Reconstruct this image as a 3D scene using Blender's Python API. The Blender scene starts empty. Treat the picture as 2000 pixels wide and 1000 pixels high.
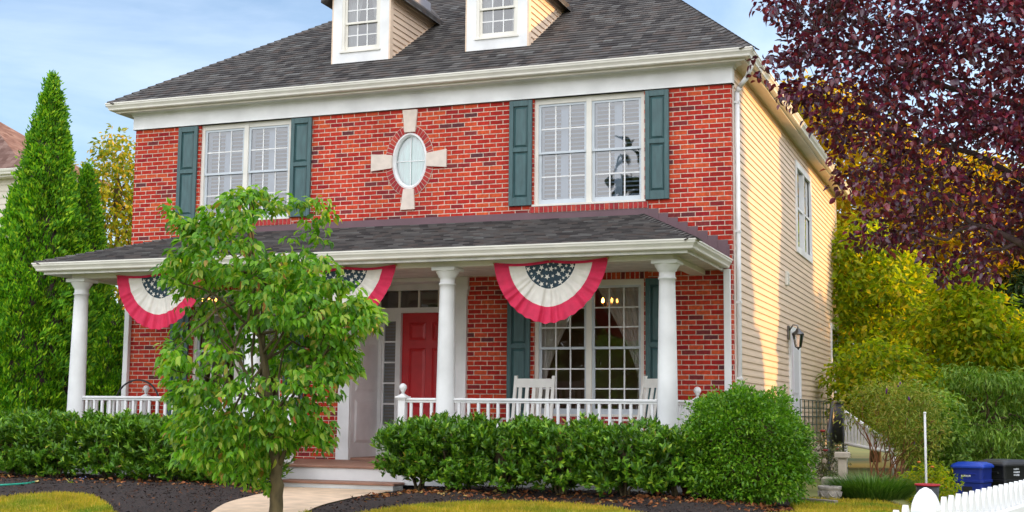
import bpy, math, random
import numpy as np
from mathutils import Vector, Matrix
random.seed(7); RNG = np.random.default_rng(11)
S = bpy.context.scene; COL = S.collection

# ------------------------------------------------------------------ camera
CAM = np.array([3.409, -17.499, 1.0315]); YAW, PITCH, ROLL, FPX = -0.360646, 0.118892, 0.010121, 2553.99
def _axes():
    cy, sy = math.cos(YAW), math.sin(YAW); cp, sp = math.cos(PITCH), math.sin(PITCH)
    f = np.array([sy*cp, cy*cp, sp]); r = np.array([cy, -sy, 0.]); u = np.cross(r, f)
    c, s = math.cos(ROLL), math.sin(ROLL)
    return c*r+s*u, -s*r+c*u, f
AR, AU, AF = _axes()
cd = bpy.data.cameras.new('camera'); cam = bpy.data.objects.new('camera', cd); COL.objects.link(cam)
cd.sensor_width = 36; cd.lens = FPX/2000*36; cd.clip_start = 0.1; cd.clip_end = 3000
cam.matrix_world = Matrix([[AR[i], AU[i], -AF[i], CAM[i]] for i in range(3)]+[[0, 0, 0, 1]])
S.camera = cam
def ray(px, py): return AF+((px-1000)/FPX)*AR-((py-500)/FPX)*AU
def atY(px, py, Y): d = ray(px, py); return CAM+d*((Y-CAM[1])/d[1])
def atX(px, py, X): d = ray(px, py); return CAM+d*((X-CAM[0])/d[0])
def atZ(px, py, Z): d = ray(px, py); return CAM+d*((Z-CAM[2])/d[2])
def atD(px, py, D): return CAM+ray(px, py)*D

# ------------------------------------------------------------------ light
SUN_EL, SUN_AZ = math.radians(13.5), math.radians(31)      # azimuth measured from +x towards +y
SDIR = Vector((math.cos(SUN_EL)*math.cos(SUN_AZ), math.cos(SUN_EL)*math.sin(SUN_AZ), math.sin(SUN_EL)))
sl = bpy.data.lights.new('sun', 'SUN'); sl.energy = 2.3; sl.angle = math.radians(0.5); sl.color = (1.0, 0.55, 0.16)
so = bpy.data.objects.new('sun', sl); COL.objects.link(so); so.rotation_euler = SDIR.to_track_quat('Z', 'Y').to_euler()
W = bpy.data.worlds.new('World'); S.world = W; W.use_nodes = True
wt = W.node_tree; wn = wt.nodes; wl = wt.links; wn.clear()
def N(t, typ, **kw):
    n = t.nodes.new(typ)
    for k, v in kw.items(): setattr(n, k, v)
    return n
sky = N(wt, 'ShaderNodeTexSky', sky_type='NISHITA'); sky.sun_disc = False
sky.sun_elevation = SUN_EL; sky.sun_rotation = math.pi/2-SUN_AZ; sky.air_density = 1.0; sky.dust_density = 0.8; sky.ozone_density = 3.0
tc = N(wt, 'ShaderNodeTexCoord')
sep = N(wt, 'ShaderNodeSeparateXYZ'); wl.new(tc.outputs['Generated'], sep.inputs[0])
noi = N(wt, 'ShaderNodeTexNoise'); noi.inputs['Scale'].default_value = 2.2; noi.inputs['Detail'].default_value = 6
mp = N(wt, 'ShaderNodeMapping'); mp.inputs['Scale'].default_value = (1, 1, 3.2); wl.new(tc.outputs['Generated'], mp.inputs[0]); wl.new(mp.outputs[0], noi.inputs[0])
# an unseen bank of bright cloud, added behind the photographer to fill the shaded walls, thinning to wisps overhead and over the house
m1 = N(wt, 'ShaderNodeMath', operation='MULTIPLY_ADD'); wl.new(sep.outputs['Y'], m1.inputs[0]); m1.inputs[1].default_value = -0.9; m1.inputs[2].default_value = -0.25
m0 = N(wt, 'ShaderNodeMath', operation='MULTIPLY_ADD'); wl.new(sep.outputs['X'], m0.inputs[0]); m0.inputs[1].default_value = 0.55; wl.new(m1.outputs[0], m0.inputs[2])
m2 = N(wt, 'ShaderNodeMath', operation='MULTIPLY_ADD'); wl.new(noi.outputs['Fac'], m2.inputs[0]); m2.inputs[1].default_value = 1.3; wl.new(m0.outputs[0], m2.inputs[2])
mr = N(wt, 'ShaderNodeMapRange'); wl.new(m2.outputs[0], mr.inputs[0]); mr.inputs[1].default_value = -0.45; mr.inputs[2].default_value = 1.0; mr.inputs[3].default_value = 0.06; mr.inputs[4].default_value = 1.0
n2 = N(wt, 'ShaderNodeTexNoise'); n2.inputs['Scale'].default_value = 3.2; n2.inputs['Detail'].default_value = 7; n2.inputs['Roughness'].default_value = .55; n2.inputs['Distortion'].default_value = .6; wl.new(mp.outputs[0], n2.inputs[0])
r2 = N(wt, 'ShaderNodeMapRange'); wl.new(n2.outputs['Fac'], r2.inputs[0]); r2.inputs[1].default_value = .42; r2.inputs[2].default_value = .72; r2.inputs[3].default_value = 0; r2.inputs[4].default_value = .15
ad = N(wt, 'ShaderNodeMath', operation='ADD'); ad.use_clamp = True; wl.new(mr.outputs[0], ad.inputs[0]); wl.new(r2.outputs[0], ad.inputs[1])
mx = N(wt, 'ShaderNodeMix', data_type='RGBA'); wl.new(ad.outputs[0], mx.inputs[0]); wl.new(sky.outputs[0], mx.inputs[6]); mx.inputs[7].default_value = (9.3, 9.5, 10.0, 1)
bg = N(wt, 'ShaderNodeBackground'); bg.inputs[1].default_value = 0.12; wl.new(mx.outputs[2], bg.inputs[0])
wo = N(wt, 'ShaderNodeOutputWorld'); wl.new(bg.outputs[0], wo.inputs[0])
S.view_settings.view_transform = 'Standard'; S.view_settings.look = 'None'; S.view_settings.gamma = 1
S.view_settings.exposure = 1.15
S.cycles.use_denoising = True; S.cycles.max_bounces = 8; S.cycles.transparent_max_bounces = 12
S.cycles.sample_clamp_indirect = 6

BLOCKER_SPRUCES = [(16, -2, 10, 3.4), (16.5, 2.5, 11, 3.6), (16, 6.2, 11, 3.6), (16, 9.0, 13, 3.4), (16.2, 11.3, 7.2, 2.8), (7.2, 10.2, 14, 2.6)]   # added unseen sun blockers: x, y, height, radius

# ------------------------------------------------------------------ helpers
def tag(o, label=None, cat=None, group=None, kind=None):
    if label: o['label'] = label
    if cat: o['category'] = cat
    if group: o['group'] = group
    if kind: o['kind'] = kind
    return o
def thing(name, label, cat, loc=(0, 0, 0), rz=0, group=None):
    o = bpy.data.objects.new(name, None); COL.objects.link(o); o.location = loc; o.rotation_euler = (0, 0, rz)
    o.empty_display_size = 0.2
    return tag(o, label, cat, group)
def link(name, me, m, parent=None, loc=None):
    o = bpy.data.objects.new(name, me); COL.objects.link(o)
    for mm in (m if isinstance(m, (list, tuple)) else [m]): me.materials.append(mm)
    if parent is not None: o.parent = parent
    if loc is not None: o.location = loc
    return o
def copy_tree(o, parent=None):
    c = o.copy(); COL.objects.link(c); c.parent = parent
    for ch in list(o.children): copy_tree(ch, c)
    return c
class MB:
    """collects shapes, then links them as ONE mesh object"""
    def __init__(s): s.v = []; s.f = []; s.mi = []; s.sm = []; s.uvo = {}
    def add(s, vs, fs, mi=0, smooth=False):
        b = len(s.v); s.v += [tuple(map(float, v)) for v in vs]
        for f in fs: s.f.append([i+b for i in f]); s.mi.append(mi); s.sm.append(smooth)
        return s
    def box(s, x0, x1, y0, y1, z0, z1, mi=0):
        x0, x1 = sorted((x0, x1)); y0, y1 = sorted((y0, y1)); z0, z1 = sorted((z0, z1))
        return s.add([(x0,y0,z0),(x1,y0,z0),(x1,y1,z0),(x0,y1,z0),(x0,y0,z1),(x1,y0,z1),(x1,y1,z1),(x0,y1,z1)],
                     [(0,3,2,1),(4,5,6,7),(0,1,5,4),(1,2,6,5),(2,3,7,6),(3,0,4,7)], mi)
    def bbox(s, x0, x1, y0, y1, z0, z1, b=0.006, mi=0):
        """box with its edges chamfered"""
        x0, x1 = sorted((x0, x1)); y0, y1 = sorted((y0, y1)); z0, z1 = sorted((z0, z1))
        b = min(b, (x1-x0)/3, (y1-y0)/3, (z1-z0)/3)
        X, Y, Z = (x0, x1), (y0, y1), (z0, z1); vs = []; idx = {}
        for i in (0, 1):
            for j in (0, 1):
                for k in (0, 1):
                    sx, sy, sz = 1-2*i, 1-2*j, 1-2*k
                    for a, p in (('x', (X[i], Y[j]+sy*b, Z[k]+sz*b)), ('y', (X[i]+sx*b, Y[j], Z[k]+sz*b)), ('z', (X[i]+sx*b, Y[j]+sy*b, Z[k]))):
                        idx[(i,j,k,a)] = len(vs); vs.append(p)
        I = lambda *t: idx[t]; F = []
        for e in (0, 1):
            q = [(0,0),(1,0),(1,1),(0,1)]
            F.append([I(e,a,c,'x') for a, c in (q if e else q[::-1])])
            F.append([I(a,e,c,'y') for a, c in (q[::-1] if e else q)])
            F.append([I(a,c,e,'z') for a, c in (q if e else q[::-1])])
        for i in (0,1):
            for j in (0,1):
                F.append([I(i,j,0,'x'), I(i,j,1,'x'), I(i,j,1,'y'), I(i,j,0,'y')])
                F.append([I(i,0,j,'x'), I(i,1,j,'x'), I(i,1,j,'z'), I(i,0,j,'z')])
                F.append([I(0,i,j,'y'), I(1,i,j,'y'), I(1,i,j,'z'), I(0,i,j,'z')])
                for k in (0,1): F.append([I(i,j,k,'x'), I(i,j,k,'y'), I(i,j,k,'z')])
        # orient outwards from the centre
        c = np.array([(x0+x1)/2, (y0+y1)/2, (z0+z1)/2]); V = np.array(vs); G = []
        for f in F:
            n = np.cross(V[f[1]]-V[f[0]], V[f[2]]-V[f[0]])
            G.append(f if n@(V[f].mean(0)-c) > 0 else f[::-1])
        return s.add(vs, G, mi)
    def prism(s, poly, y0, y1, mi=0, axis='y'):
        """poly [(a,b)] extruded along axis; axis y: a=x b=z; axis x: a=y b=z; axis z: a=x b=y"""
        n = len(poly); A = sum(poly[i][0]*poly[(i+1)%n][1]-poly[(i+1)%n][0]*poly[i][1] for i in range(n))
        if A < 0: poly = poly[::-1]
        f = {'y': lambda a, b, t: (a, t, b), 'x': lambda a, b, t: (t, a, b), 'z': lambda a, b, t: (a, b, t)}[axis]
        y0, y1 = sorted((y0, y1))
        if axis == 'y': y0, y1 = y1, y0
        vs = [f(a, b, y0) for a, b in poly]+[f(a, b, y1) for a, b in poly]
        return s.add(vs, [list(range(n))[::-1], list(range(n, 2*n))]+[[i, (i+1)%n, n+(i+1)%n, n+i] for i in range(n)], mi)
    def tube(s, pts, rad, n=8, mi=0, cap=True, smooth=True):
        pts = [np.array(p, float) for p in pts]; rad = rad if isinstance(rad, (list, tuple, np.ndarray)) else [rad]*len(pts)
        vs = []; up = None
        for i, p in enumerate(pts):
            d = pts[min(i+1, len(pts)-1)]-pts[max(i-1, 0)]; d = d/(np.linalg.norm(d)+1e-9)
            if up is None: up = np.array([0, 0, 1.]) if abs(d[2]) < .9 else np.array([1., 0, 0])
            a = np.cross(up, d); a /= np.linalg.norm(a)+1e-9; b = np.cross(d, a); up = b
            for k in range(n):
                t = 2*math.pi*k/n; vs.append(p+rad[i]*(math.cos(t)*a+math.sin(t)*b))
        fs = [[i*n+k, i*n+(k+1)%n, (i+1)*n+(k+1)%n, (i+1)*n+k] for i in range(len(pts)-1) for k in range(n)]
        s.add(vs, fs, mi, smooth)
        if cap:
            b = len(s.v)-len(vs); s.f.append([b+k for k in range(n)][::-1]); s.f.append([b+(len(pts)-1)*n+k for k in range(n)]); s.mi += [mi]*2; s.sm += [False]*2
        return s
    def lathe(s, prof, cx=0, cy=0, cz=0, n=24, mi=0, smooth=True):
        vs = [(cx+r*math.cos(2*math.pi*k/n), cy+r*math.sin(2*math.pi*k/n), cz+z) for r, z in prof for k in range(n)]
        m = len(prof)
        s.add(vs, [[i*n+k, i*n+(k+1)%n, (i+1)*n+(k+1)%n, (i+1)*n+k] for i in range(m-1) for k in range(n)], mi, smooth)
        b = len(s.v)-len(vs); s.f.append([b+k for k in range(n)][::-1]); s.f.append([b+(m-1)*n+k for k in range(n)]); s.mi += [mi]*2; s.sm += [False]*2
        return s
    def sweep(s, path, prof, closed=False, mi=0):
        """profile [(out, z)] along a horizontal path [(x,y,z)], out to the right of travel, mitred"""
        P = [np.array(p, float) for p in path]; n = len(P); m = len(prof); vs = []
        for i in range(n):
            def nrm(a, b): d = (b-a)[:2]; d = d/np.linalg.norm(d); return np.array([d[1], -d[0]])
            n1 = nrm(P[i-1], P[i]) if (i > 0 or closed) else nrm(P[i], P[i+1])
            n2 = nrm(P[i], P[(i+1) % n]) if (i < n-1 or closed) else n1
            b = n1+n2; b = b/(1+n1@n2)
            for o, z in prof: vs.append((P[i][0]+b[0]*o, P[i][1]+b[1]*o, P[i][2]+z))
        fs = []
        for i in range(n if closed else n-1):
            j = (i+1) % n
            for k in range(m): fs.append([i*m+k, j*m+k, j*m+(k+1) % m, i*m+(k+1) % m])
        if not closed: fs += [list(range(m))[::-1], [(n-1)*m+k for k in range(m)]]
        return s.add(vs, fs, mi)
    def xf(s, M):
        s.v = [tuple(M @ Vector(v)) for v in s.v]; return s
    def mesh(s, name, uv=True):
        me = bpy.data.meshes.new(name); me.from_pydata(s.v, [], s.f)
        me.polygons.foreach_set('material_index', s.mi); me.polygons.foreach_set('use_smooth', s.sm)
        if uv:
            ul = me.uv_layers.new(name='metres'); V = np.array(s.v); out = []
            me.calc_loop_triangles()
            for p in me.polygons:
                if p.index in s.uvo: out.append(np.array(s.uvo[p.index])); continue
                nn = np.array(p.normal)
                u = np.array([-nn[1], nn[0], 0.]); l = np.linalg.norm(u)
                u = u/l if l > .05 else np.array([1., 0, 0]); w = np.cross(nn, u) if l > .05 else np.array([0, 1., 0])
                Q = V[list(p.vertices)]
                out.append(np.stack([Q@u, Q@w], 1))
            ul.data.foreach_set('uv', np.concatenate(out).ravel())
        me.update(); return me
    def build(s, name, m, parent=None, loc=None): return link(name, s.mesh(name), m, parent, loc)

def np_mesh(name, V, F):
    """V (n,3); F list of int arrays (m,k)"""
    me = bpy.data.meshes.new(name); me.vertices.add(len(V)); me.vertices.foreach_set('co', np.ascontiguousarray(V, dtype=np.float32).ravel())
    loops = np.concatenate([f.ravel() for f in F]).astype(np.int32)
    tot = np.concatenate([np.full(len(f), f.shape[1], np.int32) for f in F]); st = np.concatenate([[0], np.cumsum(tot)[:-1]]).astype(np.int32)
    me.loops.add(len(loops)); me.loops.foreach_set('vertex_index', loops)
    me.polygons.add(len(tot)); me.polygons.foreach_set('loop_start', st); me.polygons.foreach_set('loop_total', tot)
    me.update(calc_edges=True); return me
def unit(a): return a/(np.linalg.norm(a, axis=-1, keepdims=True)+1e-9)
def leaves_mesh(C, D, Nn, L, Wd, fold=0.25, droop=0.2, detail=1):
    """leaf blades: base C, tip direction D, face normal Nn, length L, width Wd (arrays)"""
    n = len(C); D = unit(D); R = unit(np.cross(D, Nn)); U = np.cross(R, D); L = L[:, None]; Wd = Wd[:, None]
    if detail == 0:
        b = C; t = C+D*L-U*L*droop; m = C+D*L*.45
        l = m+R*Wd*.5+U*Wd*fold; r = m-R*Wd*.5+U*Wd*fold
        V = np.stack([b, l, t, r], 1).reshape(-1, 3); o = (np.arange(n)*4)[:, None]
        return V, [np.concatenate([o+[0, 2, 1], o+[0, 3, 2]])]
    m1 = C+D*L*.33-U*L*droop*.12; m2 = C+D*L*.66-U*L*droop*.45; t = C+D*L*.98-U*L*droop
    w1 = Wd*.5; w2 = Wd*.42
    V = np.stack([C, m1+R*w1+U*w1*fold*2, m1, m1-R*w1+U*w1*fold*2, m2+R*w2+U*w2*fold*2, m2, m2-R*w2+U*w2*fold*2, t], 1).reshape(-1, 3)
    o = (np.arange(n)*8)[:, None]
    tri = np.concatenate([o+[0, 2, 1], o+[0, 3, 2], o+[4, 5, 7], o+[5, 6, 7]])
    quad = np.concatenate([o+[1, 2, 5, 4], o+[2, 3, 6, 5]])
    return V, [tri, quad]
def sphere_dirs(n): return unit(RNG.normal(size=(n, 3)))

# ------------------------------------------------------------------ materials
def newmat(name):
    m = bpy.data.materials.new(name); m.use_nodes = True; t = m.node_tree; t.nodes.clear()
    o = t.nodes.new('ShaderNodeOutputMaterial'); p = t.nodes.new('ShaderNodeBsdfPrincipled'); t.links.new(p.outputs[0], o.inputs[0])
    return m, t, p, o
def mat(name, col, rough=0.5, var=0.12, scale=6, metal=0, bump=0.0, bscale=60, spec=None, stretch=None):
    m, t, p, o = newmat(name)
    tc = N(t, 'ShaderNodeTexCoord'); src = tc.outputs['Object']
    if stretch:
        mp = N(t, 'ShaderNodeMapping'); mp.inputs['Scale'].default_value = stretch; t.links.new(src, mp.inputs[0]); src = mp.outputs[0]
    n = N(t, 'ShaderNodeTexNoise'); n.inputs['Scale'].default_value = scale; n.inputs['Detail'].default_value = 5; t.links.new(src, n.inputs[0])
    r = N(t, 'ShaderNodeMapRange'); t.links.new(n.outputs['Fac'], r.inputs[0]); r.inputs[1].default_value = .3; r.inputs[2].default_value = .7; r.inputs[3].default_value = 1-var; r.inputs[4].default_value = 1+var*.4
    x = N(t, 'ShaderNodeVectorMath', operation='SCALE'); x.inputs[0].default_value = col; t.links.new(r.outputs[0], x.inputs['Scale'])
    t.links.new(x.outputs[0], p.inputs['Base Color']); p.inputs['Roughness'].default_value = rough; p.inputs['Metallic'].default_value = metal
    if spec is not None: p.inputs['Specular IOR Level'].default_value = spec
    if bump:
        b = N(t, 'ShaderNodeTexNoise'); b.inputs['Scale'].default_value = bscale; b.inputs['Detail'].default_value = 4; t.links.new(src, b.inputs[0])
        bn = N(t, 'ShaderNodeBump'); bn.inputs['Strength'].default_value = bump; bn.inputs['Distance'].default_value = .01
        t.links.new(b.outputs['Fac'], bn.inputs['Height']); t.links.new(bn.outputs[0], p.inputs['Normal'])
    return m
def cells(t, u, v, bw, bh, joint, stagger, v0=0.0, randoff=False):
    """brick-like cells from the metre UVs: returns (random vec per cell, mask of brick 1 / joint 0, frac v)"""
    def M(op, a, b=None, c=None):
        n = N(t, 'ShaderNodeMath', operation=op)
        for i, x in enumerate((a, b, c)):
            if x is None: continue
            if isinstance(x, (int, float)): n.inputs[i].default_value = x
            else: t.links.new(x, n.inputs[i])
        return n.outputs[0]
    rv = M('DIVIDE', M('SUBTRACT', v, v0), bh); row = M('FLOOR', rv); fv = M('SUBTRACT', rv, row)
    if randoff:
        w = N(t, 'ShaderNodeTexWhiteNoise', noise_dimensions='1D'); t.links.new(row, w.inputs['W']); off = w.outputs['Value']
    else: off = M('MULTIPLY', M('FLOORED_MODULO', row, 2.0), stagger)
    cu = M('ADD', M('DIVIDE', u, bw), off); colm = M('FLOOR', cu); fu = M('SUBTRACT', cu, colm)
    cb = N(t, 'ShaderNodeCombineXYZ'); t.links.new(colm, cb.inputs[0]); t.links.new(row, cb.inputs[1])
    wn_ = N(t, 'ShaderNodeTexWhiteNoise', noise_dimensions='3D'); t.links.new(cb.outputs[0], wn_.inputs['Vector'])
    def edge(f, size):
        d = M('MINIMUM', f, M('SUBTRACT', 1.0, f)); r = N(t, 'ShaderNodeMapRange'); r.interpolation_type = 'SMOOTHSTEP'
        t.links.new(d, r.inputs[0]); r.inputs[1].default_value = joint*.5/size*.55; r.inputs[2].default_value = joint*.5/size*1.35
        return r.outputs[0]
    mask = M('MULTIPLY', edge(fu, bw), edge(fv, bh))
    return wn_, mask, fv, M
def ramp(t, fac, stops, interp='LINEAR'):
    r = N(t, 'ShaderNodeValToRGB'); r.color_ramp.interpolation = interp; e = r.color_ramp.elements
    while len(e) < len(stops): e.new(.5)
    for i, (p, c) in enumerate(stops): e[i].position = p; e[i].color = (*c, 1)
    t.links.new(fac, r.inputs[0]); return r.outputs[0]
def brick_mat(name, bw=.2032, bh=.0677, v0=5.45-.0677/2, stagger=.5, swap=False):
    m, t, p, o = newmat(name)
    uv = N(t, 'ShaderNodeUVMap', uv_map='metres'); sp = N(t, 'ShaderNodeSeparateXYZ'); 
    wob = N(t, 'ShaderNodeTexNoise'); wob.inputs['Scale'].default_value = 7; t.links.new(uv.outputs[0], wob.inputs[0])
    wv = N(t, 'ShaderNodeVectorMath', operation='MULTIPLY_ADD'); t.links.new(wob.outputs['Color'], wv.inputs[0]); wv.inputs[1].default_value = (.008, .006, 0); 
    sub = N(t, 'ShaderNodeVectorMath', operation='SUBTRACT'); t.links.new(uv.outputs[0], sub.inputs[0]); sub.inputs[1].default_value = (.004, .003, 0); t.links.new(sub.outputs[0], wv.inputs[2])
    t.links.new(wv.outputs[0], sp.inputs[0])
    u, v = (sp.outputs[1], sp.outputs[0]) if swap else (sp.outputs[0], sp.outputs[1])
    wn_, mask, fv, M = cells(t, u, v, bw, bh, .0118, stagger, v0)
    c = ramp(t, wn_.outputs['Value'], [(0, (.36, .018, .013)), (.30, (.48, .030, .017)), (.55, (.55, .052, .021)), (.70, (.62, .095, .030)), (.80, (.56, .052, .027)), (.90, (.33, .014, .018)), (.965, (.22, .030, .030)), (1, (.11, .032, .038))])
    tc = N(t, 'ShaderNodeTexCoord'); ns = N(t, 'ShaderNodeTexNoise'); ns.inputs['Scale'].default_value = 22; ns.inputs['Detail'].default_value = 6; t.links.new(tc.outputs['Object'], ns.inputs[0])
    nr = N(t, 'ShaderNodeMapRange'); t.links.new(ns.outputs['Fac'], nr.inputs[0]); nr.inputs[1].default_value = .3; nr.inputs[2].default_value = .7; nr.inputs[3].default_value = .70; nr.inputs[4].default_value = 1.18
    # weathering in broad soft patches and a few runs down the wall
    wx = N(t, 'ShaderNodeTexNoise'); wx.inputs['Scale'].default_value = .9; wx.inputs['Detail'].default_value = 5; mpw = N(t, 'ShaderNodeMapping'); mpw.inputs['Scale'].default_value = (1.6, 1, .5); t.links.new(tc.outputs['Object'], mpw.inputs[0]); t.links.new(mpw.outputs[0], wx.inputs[0])
    wr = N(t, 'ShaderNodeMapRange'); t.links.new(wx.outputs['Fac'], wr.inputs[0]); wr.inputs[1].default_value = .32; wr.inputs[2].default_value = .68; wr.inputs[3].default_value = .80; wr.inputs[4].default_value = 1.12
    nm = N(t, 'ShaderNodeMath', operation='MULTIPLY'); t.links.new(nr.outputs[0], nm.inputs[0]); t.links.new(wr.outputs[0], nm.inputs[1])
    cs = N(t, 'ShaderNodeVectorMath', operation='SCALE'); t.links.new(c, cs.inputs[0]); t.links.new(nm.outputs[0], cs.inputs['Scale'])
    mo = N(t, 'ShaderNodeVectorMath', operation='SCALE'); mo.inputs[0].default_value = (.68, .53, .43); t.links.new(nm.outputs[0], mo.inputs['Scale'])
    mxx = N(t, 'ShaderNodeMix', data_type='RGBA'); t.links.new(mask, mxx.inputs[0]); t.links.new(mo.outputs[0], mxx.inputs[6]); t.links.new(cs.outputs[0], mxx.inputs[7])
    t.links.new(mxx.outputs[2], p.inputs['Base Color']); p.inputs['Roughness'].default_value = .85; p.inputs['Specular IOR Level'].default_value = .25
    h = M('ADD', M('MULTIPLY', mask, 1.0), M('MULTIPLY', ns.outputs['Fac'], .35))
    bn = N(t, 'ShaderNodeBump'); bn.inputs['Strength'].default_value = .8; bn.inputs['Distance'].default_value = .006; t.links.new(h, bn.inputs['Height']); t.links.new(bn.outputs[0], p.inputs['Normal'])
    return m
def shingle_mat(name, stops, bh=.13, bw=.145):
    m, t, p, o = newmat(name)
    uv = N(t, 'ShaderNodeUVMap', uv_map='metres'); sp = N(t, 'ShaderNodeSeparateXYZ'); t.links.new(uv.outputs[0], sp.inputs[0])
    wn_, mask, fv, M = cells(t, sp.outputs[0], sp.outputs[1], bw, bh, .006, .5, 0, True)
    c = ramp(t, wn_.outputs['Value'], stops)
    tc = N(t, 'ShaderNodeTexCoord'); ns = N(t, 'ShaderNodeTexNoise'); ns.inputs['Scale'].default_value = 3.5; ns.inputs['Detail'].default_value = 8; ns.inputs['Roughness'].default_value = .7; t.links.new(tc.outputs['Object'], ns.inputs[0])
    nr = N(t, 'ShaderNodeMapRange'); t.links.new(ns.outputs['Fac'], nr.inputs[0]); nr.inputs[1].default_value = .3; nr.inputs[2].default_value = .7; nr.inputs[3].default_value = .84; nr.inputs[4].default_value = 1.14
    cs = N(t, 'ShaderNodeVectorMath', operation='SCALE'); t.links.new(c, cs.inputs[0]); t.links.new(nr.outputs[0], cs.inputs['Scale'])
    t.links.new(cs.outputs[0], p.inputs['Base Color']); p.inputs['Roughness'].default_value = .92; p.inputs['Specular IOR Level'].default_value = .2
    g = N(t, 'ShaderNodeTexNoise'); g.inputs['Scale'].default_value = 250; t.links.new(tc.outputs['Object'], g.inputs[0])
    # each course is thickest at its butt edge and each tab has its own thickness
    h = M('ADD', M('ADD', M('MULTIPLY', M('SUBTRACT', 1.0, fv), 1.0), M('MULTIPLY', wn_.outputs['Value'], .5)), M('MULTIPLY', g.outputs['Fac'], .25))
    bn = N(t, 'ShaderNodeBump'); bn.inputs['Strength'].default_value = 1; bn.inputs['Distance'].default_value = .012; t.links.new(h, bn.inputs['Height']); t.links.new(bn.outputs[0], p.inputs['Normal'])
    return m
def leaf_mat(name, stops, trans=0.35, rough=.45, spec=.5, tcol=(1.0, 1.15, .45), patch=None):
    m, t, p, o = newmat(name)
    g = N(t, 'ShaderNodeNewGeometry'); c = ramp(t, g.outputs['Random Per Island'], stops)
    if patch:
        pn = N(t, 'ShaderNodeTexNoise'); pn.inputs['Scale'].default_value = 1.1; pn.inputs['Detail'].default_value = 6; pt_ = N(t, 'ShaderNodeTexCoord'); t.links.new(pt_.outputs['Object'], pn.inputs[0])
        pr_ = N(t, 'ShaderNodeMapRange'); t.links.new(pn.outputs['Fac'], pr_.inputs[0]); pr_.inputs[1].default_value = .50; pr_.inputs[2].default_value = .66
        pm = N(t, 'ShaderNodeMix', data_type='RGBA'); t.links.new(pr_.outputs[0], pm.inputs[0]); t.links.new(c, pm.inputs[6]); t.links.new(ramp(t, g.outputs['Random Per Island'], patch), pm.inputs[7]); c = pm.outputs[2]
    tc = N(t, 'ShaderNodeTexCoord'); ns = N(t, 'ShaderNodeTexNoise'); ns.inputs['Scale'].default_value = 2.4; ns.inputs['Detail'].default_value = 3; t.links.new(tc.outputs['Object'], ns.inputs[0])
    nr = N(t, 'ShaderNodeMapRange'); t.links.new(ns.outputs['Fac'], nr.inputs[0]); nr.inputs[1].default_value = .3; nr.inputs[2].default_value = .7; nr.inputs[3].default_value = .75; nr.inputs[4].default_value = 1.25
    cs = N(t, 'ShaderNodeVectorMath', operation='SCALE'); t.links.new(c, cs.inputs[0]); t.links.new(nr.outputs[0], cs.inputs['Scale'])
    t.links.new(cs.outputs[0], p.inputs['Base Color']); p.inputs['Roughness'].default_value = rough; p.inputs['Specular IOR Level'].default_value = spec
    tr = N(t, 'ShaderNodeBsdfTranslucent'); tm = N(t, 'ShaderNodeVectorMath', operation='MULTIPLY'); t.links.new(cs.outputs[0], tm.inputs[0]); tm.inputs[1].default_value = tcol; t.links.new(tm.outputs[0], tr.inputs[0])
    ms = N(t, 'ShaderNodeMixShader'); ms.inputs[0].default_value = trans; t.links.new(p.outputs[0], ms.inputs[1]); t.links.new(tr.outputs[0], ms.inputs[2]); t.links.new(ms.outputs[0], o.inputs[0])
    return m
def glass_mat(name, tint=(.86, .9, .92), refl=.12):
    m, t, p, o = newmat(name); t.nodes.remove(p)
    gl = N(t, 'ShaderNodeBsdfGlossy'); gl.inputs['Roughness'].default_value = .015; gl.inputs[0].default_value = (1, 1, 1, 1)
    tr = N(t, 'ShaderNodeBsdfTransparent'); tr.inputs[0].default_value = (*tint, 1)
    fr = N(t, 'ShaderNodeFresnel'); fr.inputs[0].default_value = 1.5
    a = N(t, 'ShaderNodeMath', operation='MULTIPLY_ADD'); t.links.new(fr.outputs[0], a.inputs[0]); a.inputs[1].default_value = 1.3; a.inputs[2].default_value = refl; a.use_clamp = True
    # old window glass is never quite flat
    tc = N(t, 'ShaderNodeTexCoord'); ns = N(t, 'ShaderNodeTexNoise'); ns.inputs['Scale'].default_value = 2.2; t.links.new(tc.outputs['Object'], ns.inputs[0])
    bn = N(t, 'ShaderNodeBump'); bn.inputs['Strength'].default_value = .05; bn.inputs['Distance'].default_value = .02; t.links.new(ns.outputs['Fac'], bn.inputs['Height']); t.links.new(bn.outputs[0], gl.inputs['Normal'])
    ms = N(t, 'ShaderNodeMixShader'); t.links.new(a.outputs[0], ms.inputs[0]); t.links.new(tr.outputs[0], ms.inputs[1]); t.links.new(gl.outputs[0], ms.inputs[2]); t.links.new(ms.outputs[0], o.inputs[0])
    return m
def emit_mat(name, col, st):
    m, t, p, o = newmat(name); p.inputs['Base Color'].default_value = (*col, 1); p.inputs['Emission Color'].default_value = (*col, 1); p.inputs['Emission Strength'].default_value = st
    return m
BRICK = brick_mat('brick'); 
WHITE = mat('white_paint', (.81, .81, .81), .48, .17, 2.2, bump=.08); TRIM = mat('cream_trim', (.76, .73, .66), .5, .10, 3)
WHITE2 = mat('weathered_white', (.74, .73, .70), .55, .22, 5, bump=.1)
SIDING = mat('beige_siding', (.76, .58, .43), .55, .10, 5, bump=.1, bscale=90, stretch=(1, .25, 3))
NSIDING = mat('cream_siding', (.66, .60, .50), .55, .08, 3)
TEAL = mat('teal_shutter', (.048, .112, .118), .38, .28, 9, bump=.08, bscale=40, stretch=(2.5, 2.5, .5))
GLASS = glass_mat('window_glass', (.64, .70, .76), .10); LOUVRE = mat('louvre_paint', (.52, .57, .64), .5, .1, 4)
GLASS2 = glass_mat('porch_window_glass', (.88, .90, .90), .05)
SHEER = mat('curtain_cloth', (.78, .72, .66), .8, .12, 8)
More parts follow.
